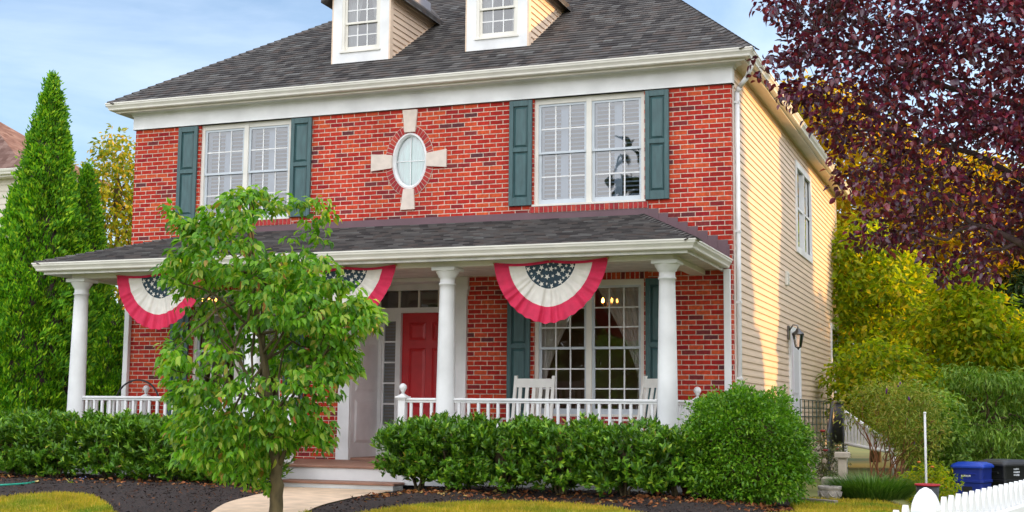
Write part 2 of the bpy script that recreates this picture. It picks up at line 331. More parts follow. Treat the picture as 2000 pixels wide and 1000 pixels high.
_t = SHEER.node_tree; _p = [n for n in _t.nodes if n.type == 'BSDF_PRINCIPLED'][0]; _o = [n for n in _t.nodes if n.type == 'OUTPUT_MATERIAL'][0]
_tr = N(_t, 'ShaderNodeBsdfTransparent'); _ms = N(_t, 'ShaderNodeMixShader'); _ms.inputs[0].default_value = .18; _t.links.new(_p.outputs[0], _ms.inputs[1]); _t.links.new(_tr.outputs[0], _ms.inputs[2]); _t.links.new(_ms.outputs[0], _o.inputs[0])   # a sheer weave: part of the light passes straight through
GREYSASH = mat('sash_vinyl', (.55, .60, .65), .4, .08, 4)
ROOF = shingle_mat('shingle', [(0, (.046, .041, .041)), (.3, (.076, .070, .068)), (.6, (.106, .100, .096)), (.75, (.098, .078, .070)), (1, (.150, .147, .142))])
NROOF = shingle_mat('brown_shingle', [(0, (.13, .07, .055)), (.5, (.19, .11, .09)), (1, (.25, .16, .13))])
FLASH = mat('flashing', (.135, .070, .085), .5, .15, 4)
RED = mat('red_door_paint', (.56, .022, .028), .35, .15, 5, bump=.05)
DECK = mat('deck_board', (.33, .17, .115), .6, .35, 4, bump=.15, stretch=(1, 6, 1)); STONE = mat('keystone', (.70, .60, .52), .85, .12, 10, bump=.2)
DARK = mat('dark_room', (.34, .25, .17), .9, .2, 2); MORTAR = mat('mortar', (.58, .45, .37), .9, .15, 30)
BLACK = mat('black_metal', (.02, .02, .025), .4, .2, 8); CONC = mat('concrete', (.48, .41, .33), .9, .22, 6, bump=.3)
CHAIRW = mat('chair_paint', (.74, .72, .67), .5, .12, 7)

# ------------------------------------------------------------------ ground
def sstep(a, b, x): t = np.clip((x-a)/(b-a), 0, 1); return t*t*(3-2*t)
def ground(x, y):
    x = np.asarray(x, float); y = np.asarray(y, float)
    g = .02-.060*np.maximum(0, -4.6-y)*sstep(-4.6, -6.6, y)
    g = np.maximum(g, -.62)
    g = g-.62*sstep(1.9, 3.1, x)*sstep(-3.5, .5, y)*(1-sstep(30, 60, y)*.5)
    return g-.05*sstep(-5.5, -9, x)*0
def gz(x, y): return float(ground(x, y))
gx = np.unique(np.concatenate([np.linspace(-14, 8, 89), np.linspace(-900, -14, 24), np.linspace(8, 900, 24)]))
gy = np.unique(np.concatenate([np.linspace(-16, 14, 101), np.linspace(-400, -16, 16), np.linspace(14, 1500, 26)]))
GX, GY = np.meshgrid(gx, gy); V = np.stack([GX, GY, ground(GX, GY)], -1).reshape(-1, 3)
ii = np.arange(len(gy)-1)[:, None]*len(gx)+np.arange(len(gx)-1)[None]; q = ii.ravel()[:, None]+[0, 1, len(gx)+1, len(gx)]
m, t, p, o = newmat('lawn_soil')
tc = N(t, 'ShaderNodeTexCoord'); n1 = N(t, 'ShaderNodeTexNoise'); n1.inputs['Scale'].default_value = .6; n1.inputs['Detail'].default_value = 8; t.links.new(tc.outputs['Object'], n1.inputs[0])
t.links.new(ramp(t, n1.outputs['Fac'], [(.3, (.10, .13, .03)), (.5, (.15, .17, .04)), (.7, (.22, .20, .06))]), p.inputs['Base Color']); p.inputs['Roughness'].default_value = .95
gr = link('ground', np_mesh('ground', V, [q]), m); tag(gr, kind='structure')

def strip(name, x0, x1, y0, y1, dz, m):
    xs = np.arange(x0, x1+.1, 4.); ys = np.linspace(y0, y1, 5); X, Y = np.meshgrid(xs, ys); V = np.stack([X, Y, ground(X, Y)+dz], -1).reshape(-1, 3); n = len(xs); i0 = (np.arange(4)[:, None]*n+np.arange(n-1)[None]).ravel(); o = link(name, np_mesh(name, V, [i0[:, None]+[0, 1, n+1, n]]), m); return tag(o, kind='structure')
strip('sidewalk', -60, 60, -19.2, -17.2, .03, mat('sidewalk_concrete', (.42, .40, .37), .9, .2, 2)); strip('street', -60, 60, -31, -22, -.08+.1, mat('asphalt', (.06, .06, .06), .9, .2, 2))
# ------------------------------------------------------------------ the house
HW, HD = 9.79, 11.67
house = thing('brick_house', 'two storey red brick house with white porch, teal shutters and beige side siding', 'house', (0, 0, 0))
def hpart(mb, name, m, parent=None): return mb.build(name, m, parent if parent is not None else house)
ZT = 5.55; ZF = .31; REC = (-5.735, -4.055, ZF, 3.02)
UW = [(-8.54, -6.89, 3.97, ZT), (-2.87, -1.225, 3.97, ZT)]
LW = [(-8.55, -6.945, .985, 2.89), (-2.845, -1.235, .985, 2.89)]
OC = (-4.845, 4.755); OA, OB = .292, .432
OV = (-5.40, -4.29, 4.10, 5.41)
holes = UW+LW+[REC, OV]
fw = MB()
xs = sorted({-HW, 0.0, *[h[0] for h in holes], *[h[1] for h in holes]}); zs = sorted({0.0, ZT, *[h[2] for h in holes], *[h[3] for h in holes]})
for i in range(len(xs)-1):
    for k in range(len(zs)-1):
        cx, cz = (xs[i]+xs[i+1])/2, (zs[k]+zs[k+1])/2
        if any(h[0] < cx < h[1] and h[2] < cz < h[3] for h in holes): continue
        fw.add([(xs[i],0,zs[k]),(xs[i+1],0,zs[k]),(xs[i+1],0,zs[k+1]),(xs[i],0,zs[k+1])], [(0,1,2,3)])
for x0, x1, z0, z1 in UW+LW:
    for a, b in (((x0,z0),(x1,z0)), ((x1,z0),(x1,z1)), ((x1,z1),(x0,z1)), ((x0,z1),(x0,z0))):
        fw.add([(a[0],0,a[1]),(b[0],0,b[1]),(b[0],.13,b[1]),(a[0],.13,a[1])], [(0,1,2,3)])
K = 48; inn = [(OC[0]+OA*math.cos(2*math.pi*k/K), 0, OC[1]+OB*math.sin(2*math.pi*k/K)) for k in range(K)]; out = []
for k in range(K):
    c, s_ = math.cos(2*math.pi*k/K), math.sin(2*math.pi*k/K)
    tt = min((( OV[1] if c > 0 else OV[0])-OC[0])/c if abs(c) > 1e-6 else 9, ((OV[3] if s_ > 0 else OV[2])-OC[1])/s_ if abs(s_) > 1e-6 else 9)
    out.append((OC[0]+tt*c, 0, OC[1]+tt*s_))
for x, z in ((OV[0], OV[2]), (OV[1], OV[2]), (OV[1], OV[3]), (OV[0], OV[3])):   # snap the nearest rim point to each corner
    k = min(range(K), key=lambda k: (out[k][0]-x)**2+(out[k][2]-z)**2); out[k] = (x, 0, z)
fw.add(inn+out, [[k, K+k, K+(k+1) % K, (k+1) % K] for k in range(K)])
inb = [(x, .13, z) for x, y, z in inn]
fw.add(inn+inb, [[k, (k+1) % K, K+(k+1) % K, K+k] for k in range(K)])
fw.add([(0,0,0),(0,.10,0),(0,.10,ZT),(0,0,ZT)], [(0,1,2,3)]); fw.add([(-HW,0,0),(-HW,.1,0),(-HW,.1,ZT),(-HW,0,ZT)], [(0,3,2,1)])
hpart(fw, 'front_wall', BRICK)
# other walls: siding laps on the right side, plain left and back
SH = [(5.78, 7.62, 3.95, 5.50), (10.45, 11.62, 1.30, 2.90), (4.78, 5.82, .55, 2.45)]
sd = MB(); lap = .0968; z = .22; y0, y1 = .10, HD
while z < 5.84:
    za, zb = z, min(z+lap, 5.85); zc = (za+zb)/2
    cuts = sorted([(h[0], h[1]) for h in SH if h[2]-.02 < zc < h[3]+.02]); segs = []; a = y0
    for c0, c1 in cuts: segs.append((a, c0)); a = c1
    segs.append((a, y1))
    for a, b in segs:
        if b-a < .02: continue
        prof = [(0, zb), (.003, zb), (.016, za+.030), (.018, za), (.002, za)]
        sd.add([(x, a, zz) for x, zz in prof]+[(x, b, zz) for x, zz in prof], [[i, i+1, 6+i, 5+i] for i in range(4)])
    z += lap
hpart(sd, 'side_siding', SIDING)
bw_ = MB(); bw_.add([(-HW,HD,0),(-HW,HD,5.9),(0,HD,5.9),(0,HD,0)], [(0,1,2,3)]); bw_.add([(-HW,.1,0),(-HW,.1,5.9),(-HW,HD,5.9),(-HW,HD,0)], [(0,1,2,3)])
bw_.add([(-.16,.14,0),(-.16,HD,0),(-.16,HD,5.9),(-.16,.14,5.9)], [(0,1,2,3)])
hpart(bw_, 'back_wall', NSIDING)
hpart(MB().box(-.004, .03, HD-.06, HD+.02, .1, 5.85), 'corner_trim', TRIM); hpart(MB().box(0, .022, .085, .112, .2, 5.85), 'corner_trim', TRIM)

# brickwork details: soldier course, rowlock sills, oval ring, keystones, flashing
SOLD = brick_mat('soldier_brick', bw=.2032, v0=-.01, stagger=0, swap=True)
for x0, x1, z0, z1 in LW: hpart(MB().box(x0-.06, x1+.06, -.005, .02, z1, z1+.2032), 'soldier_course', SOLD)
bcols = [mat('rowlock_brick', c, .85, .3, 20, bump=.3) for c in ((.42, .03, .028), (.5, .06, .035), (.33, .022, .026))]
for x0, x1, z0, z1 in UW+LW:
    rk = MB(); rk.box(x0-.05, x1+.05, -.012, .05, z0-.098, z0-.003, 3); n = int((x1-x0+.1)/.0677); w = (x1-x0+.1)/n
    for i in range(n): rk.bbox(x0-.05+i*w+.005, x0-.05+(i+1)*w-.005, -.020, .02, z0-.094, z0-.006, .003, random.choice((0, 0, 1, 2)))
    hpart(rk, 'rowlock_sill', bcols+[MORTAR])
rg = MB(); NB = 44
def ell(a, b, t): return OC[0]+a*math.cos(t), OC[1]+b*math.sin(t)
for k in range(96):
    t0, t1 = 2*math.pi*k/96, 2*math.pi*(k+1)/96
    P = [ell(OA, OB, t0), ell(OA+.108, OB+.108, t0), ell(OA+.108, OB+.108, t1), ell(OA, OB, t1)]
    rg.prism(P, -.006, .12, 3)
for k in range(NB):
    t0, t1 = 2*math.pi*(k+.09)/NB, 2*math.pi*(k+.91)/NB
    P = [ell(OA-.001, OB-.001, t0), ell(OA+.10, OB+.10, t0), ell(OA+.10, OB+.10, t1), ell(OA-.001, OB-.001, t1)]
    rg.prism(P, -.012, .10, random.choice((0, 0, 1, 2)))
hpart(rg, 'oval_brick_ring', bcols+[MORTAR])
for P in ([(OC[0]-.115, 5.53), (OC[0]+.125, 5.53), (OC[0]+.095, 5.19), (OC[0]-.085, 5.19)], [(OC[0]-.085, 4.325), (OC[0]+.085, 4.325), (OC[0]+.105, 4.015), (OC[0]-.125, 4.015)],
          [(OC[0]-.63, OC[1]+.13), (OC[0]-.285, OC[1]+.10), (OC[0]-.285, OC[1]-.10), (OC[0]-.63, OC[1]-.13)], [(OC[0]+.61, OC[1]+.14), (OC[0]+.285, OC[1]+.10), (OC[0]+.285, OC[1]-.10), (OC[0]+.61, OC[1]-.13)]):
    hpart(MB().prism(P, -.032, .05), 'keystone', STONE)
ow = MB()
for k in range(64):
    t0, t1 = 2*math.pi*k/64, 2*math.pi*(k+1)/64
    for (a0, b0, ya), (a1, b1, yb) in (((OA, OB, .06), (OA, OB, .0)), ((OA, OB, .0), (OA-.03, OB-.03, -.012)), ((OA-.03, OB-.03, -.012), (OA-.055, OB-.055, .02)), ((OA-.055, OB-.055, .02), (OA-.06, OB-.06, .07))):
        p0, p1 = ell(a0, b0, t0), ell(a0, b0, t1); q0, q1 = ell(a1, b1, t0), ell(a1, b1, t1)
        ow.add([(p0[0],ya,p0[1]),(p1[0],ya,p1[1]),(q1[0],yb,q1[1]),(q0[0],yb,q0[1])], [(0,1,2,3)], 0, True)
ow.box(OC[0]-.006, OC[0]+.006, .038, .05, OC[1]-OB+.05, OC[1]+OB-.05); ow.box(OC[0]-OA+.05, OC[0]+OA-.05, .036, .048, OC[1]-.006, OC[1]+.006)
ovw = hpart(ow, 'oval_window', WHITE)
hpart(MB().add([(*(lambda e: (e[0], .055, e[1]))(ell(OA-.05, OB-.05, 2*math.pi*k/48)),) for k in range(48)], [list(range(48))]), 'pane', glass_mat('oval_glass', refl=.16), ovw)
cu = MB()
for i in range(24): cu.add([(OC[0]-.3+.025*i,.13+.012*math.sin(i*1.7),4.2),(OC[0]-.3+.025*(i+1),.13+.012*math.sin((i+1)*1.7),4.2),(OC[0]-.3+.025*(i+1),.13+.012*math.sin((i+1)*1.7),5.3),(OC[0]-.3+.025*i,.13+.012*math.sin(i*1.7),5.3)], [(0,1,2,3)], 0, True)
hpart(cu, 'curtain', mat('mint_curtain', (.56, .80, .73), .8, .1, 5), ovw)
fl = MB()
fl.box(-8.6, -1.30, -.008, .0, 3.74, 3.885)
zr = lambda x: 3.79-.52*(x+1.27)
step = [(-1.30, 3.885)]; x = -1.30; zt = 3.885
P = []
while x < -.05:
    xn = min(x+.138, -.035); zt = 5.45-.0677/2+.0677*round((zr(x)+.145-5.416)/.0677)
    fl.box(x, xn-.002, -.010-.0015*(len(P) % 2), 0, zr(xn)-.05, zt); P.append(x); x = xn
for i in range(9): 
    xa = -9.75+.138*i; zz = 3.13+.52*(xa+9.76); fl.box(xa, xa+.136, -.010, 0, zz-.05, zz+.19)
hpart(fl, 'roof_flashing', FLASH)

# windows
def curtain_mesh(xe, xin, z0, z1, y, tie, seed, wmin=.11):
    """a drape hung from the head, gathered back to its outer edge xe at height tie"""
    mb = MB(); nu, nz = 40, 26; sgn = 1 if xin > xe else -1; Wd = abs(xin-xe); rr = random.Random(seed); ph = rr.random()*6
    vs = []
    for k in range(nz+1):
        z = z1+(z0-z1)*k/nz; f = min(1, max(0, (z1-z)/(z1-tie))); w = Wd*(1-f)**1.25*(1-wmin/Wd)+wmin if z > tie else wmin+.03*(tie-z)
        for i in range(nu+1):
            s_ = i/nu; vs.append((xe+sgn*w*s_, y+.022*math.sin(s_*34+ph)+.01*math.sin(s_*71+z*2), z))
    mb.add(vs, [[k*(nu+1)+i, k*(nu+1)+i+1, (k+1)*(nu+1)+i+1, (k+1)*(nu+1)+i] for k in range(nz) for i in range(nu)], 0, True)
    return mb
def window(x0, x1, z0, z1, rows, inside, units=2, yb=.035, parent=None, cas=.055, cols=3, frame=TRIM, sashm=GREYSASH, head=.08, name='window', glass=None):
    y = yb; c = MB()
    c.box(x0, x0+cas, y, y+.09, z0, z1); c.box(x1-cas, x1, y, y+.09, z0, z1); c.box(x0+cas, x1-cas, y+.004, y+.09, z1-head, z1)
    c.box(x0+cas, x1-cas, y+.004, y+.09, z0, z0+.03); c.box(x0-.02, x1+.02, -.022 if yb < .1 else yb-.03, y+.003, z0-.002, z0+.026)
    uw = (x1-x0-2*cas-(units-1)*.075)/units; U = []
    for i in range(units):
        a = x0+cas+i*(uw+.075); U.append((a, a+uw))
        if i: c.box(a-.075, a, y-.004, y+.09, z0+.027, z1-.001)
    w = hpart(c, name, frame, parent)
    zb, zt = z0+.03, z1-head; zm = zb+(zt-zb)*.515; st = .038
    for a, b in U:
        s = MB()
        for lo, hi, yy in ((zm-.02, zt, y+.022), (zb, zm+.018, y+.045)):
            bot = .032 if lo != zb else .075
            s.box(a, a+st, yy, yy+.03, lo, hi); s.box(b-st, b, yy, yy+.03, lo, hi); s.box(a+st, b-st, yy-.001, yy+.03, lo, lo+bot); s.box(a+st, b-st, yy-.001, yy+.03, hi-.034, hi)
        sash = hpart(s, 'sash', sashm, w)
        g = MB(); mu = MB()
        for lo, hi, yy in ((zm+.012, zt-.034, y+.036), (zb+.075, zm-.016, y+.06)):
            g.add([(a+st,yy,lo),(b-st,yy,lo),(b-st,yy,hi),(a+st,yy,hi)], [(0,1,2,3)])
            for i in range(1, cols): xx = a+st+(b-a-2*st)*i/cols; mu.box(xx-.0095, xx+.0095, yy-.008, yy+.008, lo, hi)
            for i in range(1, rows): zz = lo+(hi-lo)*i/rows; mu.box(a+st, b-st, yy-.006, yy+.006, zz-.0095, zz+.0095)
        hpart(g, 'pane', glass or GLASS, w); hpart(mu, 'muntins', WHITE, w)
        if inside == 'shutter':
            s = MB(); mid = (a+b)/2
            for xx, ww in ((a, .05), (mid-.055, .11), (b-.05, .05)): s.box(xx, xx+ww, y+.115, y+.145, zb, zt)
            for zz, hh in ((zb, .09), (zt-.05, .05), (zm-.03, .06)): s.box(a+.05, b-.05, y+.117, y+.143, zz, zz+hh)
            zz = zb+.1
            while zz < zt-.06:
                for xa, xb in ((a+.05, mid-.055), (mid+.055, b-.05)): 
                    s.add([(xa,y+.112,zz),(xb,y+.112,zz),(xb,y+.15,zz+.022),(xa,y+.15,zz+.022),(xa,y+.115,zz-.006),(xb,y+.115,zz-.006),(xb,y+.153,zz+.016),(xa,y+.153,zz+.016)], [(0,1,2,3),(7,6,5,4),(0,4,5,1),(3,2,6,7)])
                zz += .062
            hpart(s, 'plantation_shutter', LOUVRE, w)
    if inside == 'drapes':
        for s_ in (0, 1):
            xe, xi = (U[0][0]-.03, U[0][1]+.02) if s_ == 0 else (U[-1][1]+.03, U[-1][0]-.02)
            hpart(curtain_mesh(xe, xi, z0-.1, z1, y+.17, z0+.55, 3+s_), 'curtain', SHEER, w)
    if inside == 'cafe':
        a, b = U[0]
        hpart(curtain_mesh(a-.02, (a+b)/2+.04, zb, zt+.3, y+.15, zb+.34, 5, .17), 'curtain', SHEER, w); hpart(curtain_mesh(b+.02, (a+b)/2+.02, zb, zt+.3, y+.15, zb+.34, 6, .12), 'curtain', SHEER, w)
    return w
def room(x0, x1, y0, y1, z0, z1, parent, m=DARK):
    r = MB(); r.box(x0, x1, y0, y1, z0, z1); r.f = [f[::-1] for i, f in enumerate(r.f) if i != 2]; r.mi = r.mi[:5]; r.sm = r.sm[:5]
    return hpart(r, 'room_walls', m, parent)
for r_ in UW: w = window(*r_, 2, 'shutter', frame=TRIM); room(r_[0]-.3, r_[1]+.3, .135, 2.4, 3.6, 5.7, w)
for i, r_ in enumerate(LW):
    w = window(*r_, 3, 'drapes', glass=GLASS2); room(*((-9.6, -6.2) if i == 0 else (-3.6, -.3)), .135, 3.4, .31, 3.1, w)
shp = [(-8.94, -8.58, 3.985, 5.535), (-6.87, -6.51, 3.985, 5.535), (-3.24, -2.89, 3.985, 5.535), (-1.205, -.866, 3.985, 5.535),
       (-8.95, -8.61, .93, 2.885), (-6.885, -6.54, .93, 2.885), (-3.24, -2.895, .93, 2.885), (-1.205, -.86, .93, 2.885)]
for x0, x1, z0, z1 in shp:
    s = MB(); yb, yf = -.004, -.044; st = .062; zm = z1-(z1-z0)*.47
    s.bbox(x0, x0+st, yf, yb, z0, z1, .004); s.bbox(x1-st, x1, yf, yb, z0, z1, .004)
    for a, b in ((z0, z0+.12), (zm-.032, zm+.032), (z1-.085, z1)): s.bbox(x0+st-.001, x1-st+.001, yf+.001, yb, a, b, .004)
    for a, b in ((z0+.12, zm-.032), (zm+.032, z1-.085)):
        s.box(x0+st, x1-st, -.016, yb, a, b)
        c0, c1, e = x0+st+.012, x1-st-.012, .028
        s.add([(c0,-.016,a+.012),(c1,-.016,a+.012),(c1,-.016,b-.012),(c0,-.016,b-.012),(c0+e,-.036,a+.012+e),(c1-e,-.036,a+.012+e),(c1-e,-.036,b-.012-e),(c0+e,-.036,b-.012-e)], [(0,1,5,4),(1,2,6,5),(2,3,7,6),(3,0,4,7),(4,5,6,7)])
    hpart(s, 'shutter', TEAL)

# frieze, cornice, soffit, gutter, downspout, main roof
fz = MB(); fz.box(-HW-.03, .03, -.04, .10, ZT, 5.775); fz.box(-HW-.035, .035, -.046, .10, ZT, ZT+.014)
for xx in (-7.05, -2.37): fz.box(xx, xx+.012, -.0425, -.03, ZT+.02, 5.77)
fz.sweep([(-HW, .12, 0), (-HW, 0, 0), (0, 0, 0), (0, .12, 0)], [(.0, 5.77), (.05, 5.77), (.052, 5.79), (.062, 5.80), (.075, 5.812), (.11, 5.824), (.13, 5.834), (.14, 5.85), (.14, 5.862), (.0, 5.862)])
hpart(fz, 'frieze', WHITE)
GP = [(0, 0), (.062, 0), (.078, .012), (.082, .035), (.095, .055), (.112, .075), (.116, .10), (.124, .103), (.124, .122), (.108, .122), (.108, .108), (0, .105)]
gt = MB(); GPATH = [(-HW-.24, HD+.3, 5.83), (-HW-.24, -.24, 5.83), (.24, -.24, 5.83), (.24, HD+.3, 5.83)]
gt.sweep(GPATH, GP); gut = hpart(gt, 'roof_gutter', TRIM)
sf = MB(); sf.box(-HW-.24, .24, -.24, .0, 5.852, 5.87); sf.box(.0, .24, .001, HD+.3, 5.852, 5.87); sf.box(-HW-.24, -HW, .001, HD+.3, 5.852, 5.87)
sf.sweep([(p[0], p[1], 0) for p in GPATH], [(-.03, 5.80), (-.002, 5.80), (-.002, 5.945), (-.03, 5.945)])
hpart(sf, 'soffit', mat('soffit_white', (.70, .66, .58), .6, .1, 3))
ds = MB()
def pipe(mb, pts, w=.062, d=.05):
    for a, b in zip(pts[:-1], pts[1:]): mb.tube([a, b], .034, 8)
    for p in pts[1:-1]: mb.lathe([(0.001, -.034), (.022, -.027), (.034, 0), (.022, .027), (.001, .034)], *p, 10)
pipe(ds, [(.30, -.10, 5.82), (.30, -.10, 5.74), (.22, .02, 5.63), (.10, .13, 5.53), (.055, .15, 5.46), (.052, .15, .1)])
for zz in (5.3, 3.5, 2.53, 1.5): ds.box(.0, .09, .112, .188, zz, zz+.03)
hpart(ds, 'downspout', WHITE)
dl = MB(); pipe(dl, [(-HW-.20, .30, 5.82), (-HW-.19, .28, 5.70), (-HW-.06, .2, 5.60), (-HW-.05, .2, .1)]); hpart(dl, 'downspout', TRIM)
EX0, EX1, EY0, EY1, EZ, SF = -10.12, .33, -.33, 12.02, 5.955, .62
ry = (EY0+EY1)/2; rise = SF*(ry-EY0); ins = .62*(ry-EY0); RZ = EZ+rise
def courses(mb, A, B, Lt, Rt, ex=.13, th=.016):
    """a roof plane from eave A-B to top Lt-Rt laid in overlapping shingle courses"""
    A, B, Lt, Rt = (np.array(p, float) for p in (A, B, Lt, Rt)); up = (Lt-A)+(Rt-B); nrm = np.cross(B-A, Lt-A); nrm /= np.linalg.norm(nrm)
    ax = (B-A)/np.linalg.norm(B-A); sl = (Lt-A)-ax*((Lt-A)@ax); L = np.linalg.norm(sl); n = max(1, int(round(L/ex))); e = L/n
    for k in range(n):
        f0, f1 = k/n, (k+1)/n; a0, b0, a1, b1 = A+(Lt-A)*f0, B+(Rt-B)*f0, A+(Lt-A)*f1, B+(Rt-B)*f1; h0, h1 = nrm*th, nrm*.001
        i = len(mb.f); mb.add([a0+h0, b0+h0, b1+h1, a1+h1, a0+nrm*0, b0+nrm*0], [(0,1,2,3), (4,5,1,0)])
        uv = lambda p, v: (p@ax, v)
        v0 = (k+.02)*.13; v1 = (k+.98)*.13
        mb.uvo[i] = [uv(a0, v0), uv(b0, v0), uv(b1, v1), uv(a1, v1)]; mb.uvo[i+1] = [uv(a0, v0), uv(b0, v0), uv(b0, v0+.01), uv(a0, v0+.01)]
def hipcap(mb, p0, p1, w=.14, n=None):
    p0, p1 = Vector(p0), Vector(p1); d = p1-p0; L = d.length; d.normalize(); n = n or int(L/.15)
    side = Vector((d.y, -d.x, 0)).normalized(); dn = side.cross(d)
    if dn.z > 0: dn = -dn
    for i in range(n):
        a = p0+d*(L*i/n)-dn*.030; b = p0+d*(L*(i+1.12)/n)-dn*.012
        vs = [a+side*w+dn*w*.42, a, a-side*w+dn*w*.42, b+side*w+dn*w*.42, b, b-side*w+dn*w*.42]
        vs += [v+dn*.016 for v in vs]
        mb.add(vs, [(0,1,4,3),(1,2,5,4),(0,6,7,1),(1,7,8,2),(0,3,9,6),(2,8,11,5)])
rf = MB(); A, B, C_, D_ = (EX0,EY0,EZ), (EX1,EY0,EZ), (EX1,EY1,EZ), (EX0,EY1,EZ); R0, R1 = (EX0+ins,ry,RZ), (EX1-ins,ry,RZ)
courses(rf, A, B, R0, R1); rf.add([B,C_,R1], [(0,1,2)]); rf.add([C_,D_,R0,R1], [(0,1,2,3)]); rf.add([D_,A,R0], [(0,1,2)])
rf.add([A,B,C_,D_], [(3,2,1,0)])
for p0 in (A, D_): hipcap(rf, p0, R0)
for p0 in (B, C_): hipcap(rf, p0, R1)
hpart(rf, 'main_roof', ROOF)

# dormers
for xa, xb in ((-6.50, -5.51), (-4.18, -3.19)):
    yd = .57; zb = EZ+SF*(yd-EY0); ze = 7.72; yb = EY0+(ze-EZ)/SF; xm = (xa+xb)/2; fr = MB(); zg = ze+.45
    bw2 = .155
    fr.box(xa, xa+bw2, yd-.02, yd+.1, zb+.01, ze); fr.box(xb-bw2, xb, yd-.02, yd+.1, zb+.01, ze); fr.box(xa+bw2, xb-bw2, yd-.019, yd+.1, zb+.01, zb+.175); fr.box(xa+bw2, xb-bw2, yd-.019, yd+.1, ze-.06, ze)
    fr.prism([(xa, ze), (xb, ze), (xm, zg)], yd-.018, yd+.1)
    dm = hpart(fr, 'dormer', WHITE)
    for sx, sg in ((xb, 1), (xa, -1)):
        z = zb; s = MB()
        while z < ze:
            zt2 = min(z+.0968, ze); ya = EY0+(z-EZ)/SF+.02; yc = EY0+(zt2-EZ)/SF+.02
            pr = [(0, zt2), (.016, z+.02), (.018, z), (.002, z)]; 
            va = [(sx+sg*x, yd+.08, zz) for x, zz in pr]; vb = [(sx+sg*x, (yc if zz == zt2 else ya), zz) for x, zz in pr]
            s.add(va+vb, [[i, i+1, 5+i, 4+i] if sg > 0 else [4+i, 5+i, i+1, i] for i in range(3)]); z += .0968
        hpart(s, 'dormer_siding', SIDING, dm)
    for sx, sg in ((xb, 1), (xa, -1)):
        tr = MB()
        tr.box(sx-.001, sx+sg*.024, yd-.018, yd+.085, zb+.01, ze)
        y0_, y1_ = yd+.0855, EY0+(ze-EZ)/SF; z0_, z1_ = zb+.05, ze
        pts = [(y0_, z0_-.04), (y1_, z1_-.01), (y1_, z1_+.03), (y0_, z0_+.015)]
        tr.prism(pts, min(sx, sx+sg*.026), max(sx, sx+sg*.026), axis='x'); hpart(tr, 'dormer_trim', SIDING, dm)
    dr = MB(); oh = .17; slope = (zg-ze)/(xm-xa)
    for sg in (1, -1):
        xe = xm+sg*((xb-xa)/2+oh); zz = ze-oh*slope+.04; za = zg+.04; yE = EY0+(zz-EZ)/SF; yR = EY0+(za-EZ)/SF
        top = [(xe, yd-.14, zz), (xm, yd-.14, za), (xm, yR, za), (xe, yE+.3, zz)]
        vs = top+[(x, y, z_-.09) for x, y, z_ in top]
        dr.add(vs, [(0,1,2,3), (4,7,6,5), (0,4,5,1), (0,3,7,4), (3,2,6,7)])
    hpart(dr, 'dormer_roof', ROOF, dm)
    window(xa+bw2, xb-bw2, zb+.175, ze-.06, 2, 'cafe', 1, yd-.012, dm, frame=TRIM, sashm=TRIM, name='dormer_window', cas=.045, head=.05)
    room(xa+.02, xb-.02, yd+.101, yd+1.6, zb+.06, ze+.2, dm, mat('dormer_room', (.28, .28, .32), .9, .1, 2))

# porch
pr = MB(); PA, PB = (-9.765,-2.255,3.118), (-.025,-2.255,3.118); AL, AR_ = (-8.52,0,3.785), (-1.27,0,3.785); WL, WR = (-9.765,0,3.118), (-.025,0,3.118)
courses(pr, PA, PB, AL, AR_); pr.add([PB,WR,AR_], [(0,1,2)]); pr.add([WL,PA,AL], [(0,1,2)])
hipcap(pr, PB, AR_, .11); hipcap(pr, PA, AL, .11)
hpart(pr, 'porch_roof', ROOF)
pg = MB(); PP = [(-9.67, -.002, 2.995), (-9.67, -2.16, 2.995), (-.12, -2.16, 2.995), (-.12, -.002, 2.995)]
pg.sweep(PP, GP); hpart(pg, 'porch_gutter', TRIM)
pf = MB(); pf.sweep([(p[0], p[1], 0) for p in PP], [(-.03, 2.955), (-.002, 2.955), (-.002, 3.095), (-.03, 3.095)]); pf.box(-9.64, -.15, -2.13, -.001, 2.985, 3.0)
hpart(pf, 'porch_soffit', WHITE2)
CX = [-9.31, -6.355, -3.435, -.475]; CY = -1.75
pb = MB(); pb.box(-9.41, -.375, CY-.10, CY+.10, 2.915, 2.983)
for x in (CX[0], CX[-1]): pb.box(x-.1, x+.1, CY+.101, -.002, 2.915, 2.982)
hpart(pb, 'porch_beam', TRIM)
for x in CX:
    c = MB(); c.bbox(x-.165, x+.165, CY-.165, CY+.165, ZF, ZF+.055, .006); c.bbox(x-.165, x+.165, CY-.165, CY+.165, 2.865, 2.914, .006)
    prof = [(.155, .055), (.165, .075), (.155, .105), (.135, .11), (.135, .125), (.128, .14)]
    prof += [(.128-.030*max(0, (k-2)/10)**1.3, .14+k*.195) for k in range(1, 12)]
    prof += [(.100, 2.37), (.113, 2.375), (.113, 2.395), (.101, 2.40), (.101, 2.465), (.118, 2.475), (.122, 2.49), (.145, 2.525), (.158, 2.55), (.158, 2.556)]
    c.lathe(prof, x, CY, ZF, 32); hpart(c, 'column', WHITE)
dk = MB(); nb = 17; y = -2.03; bd = .1205
for i in range(nb): dk.bbox(-9.62, -.17, y+.003, y+bd-.003, ZF-.03, ZF+(.001 if i % 2 else 0), .004); y += bd
y = .02
for i in range(8): dk.bbox(-5.734, -4.056, y+.003, y+bd-.003, ZF-.03, ZF+.03, .004); y += bd
hpart(dk, 'porch_deck', DECK)
sk = MB(); sk.box(-9.60, -5.60, -2.005, -1.97, .085, ZF-.031); sk.box(-3.885, -.19, -2.005, -1.97, .085, ZF-.031); sk.box(-.225, -.19, -1.969, -.03, .085, ZF-.031); sk.box(-9.6, -9.565, -1.969, -.03, .085, ZF-.031)
sk.box(-5.599, -3.886, -2.008, -1.965, .122, ZF-.031)
hpart(sk, 'porch_skirt', WHITE)
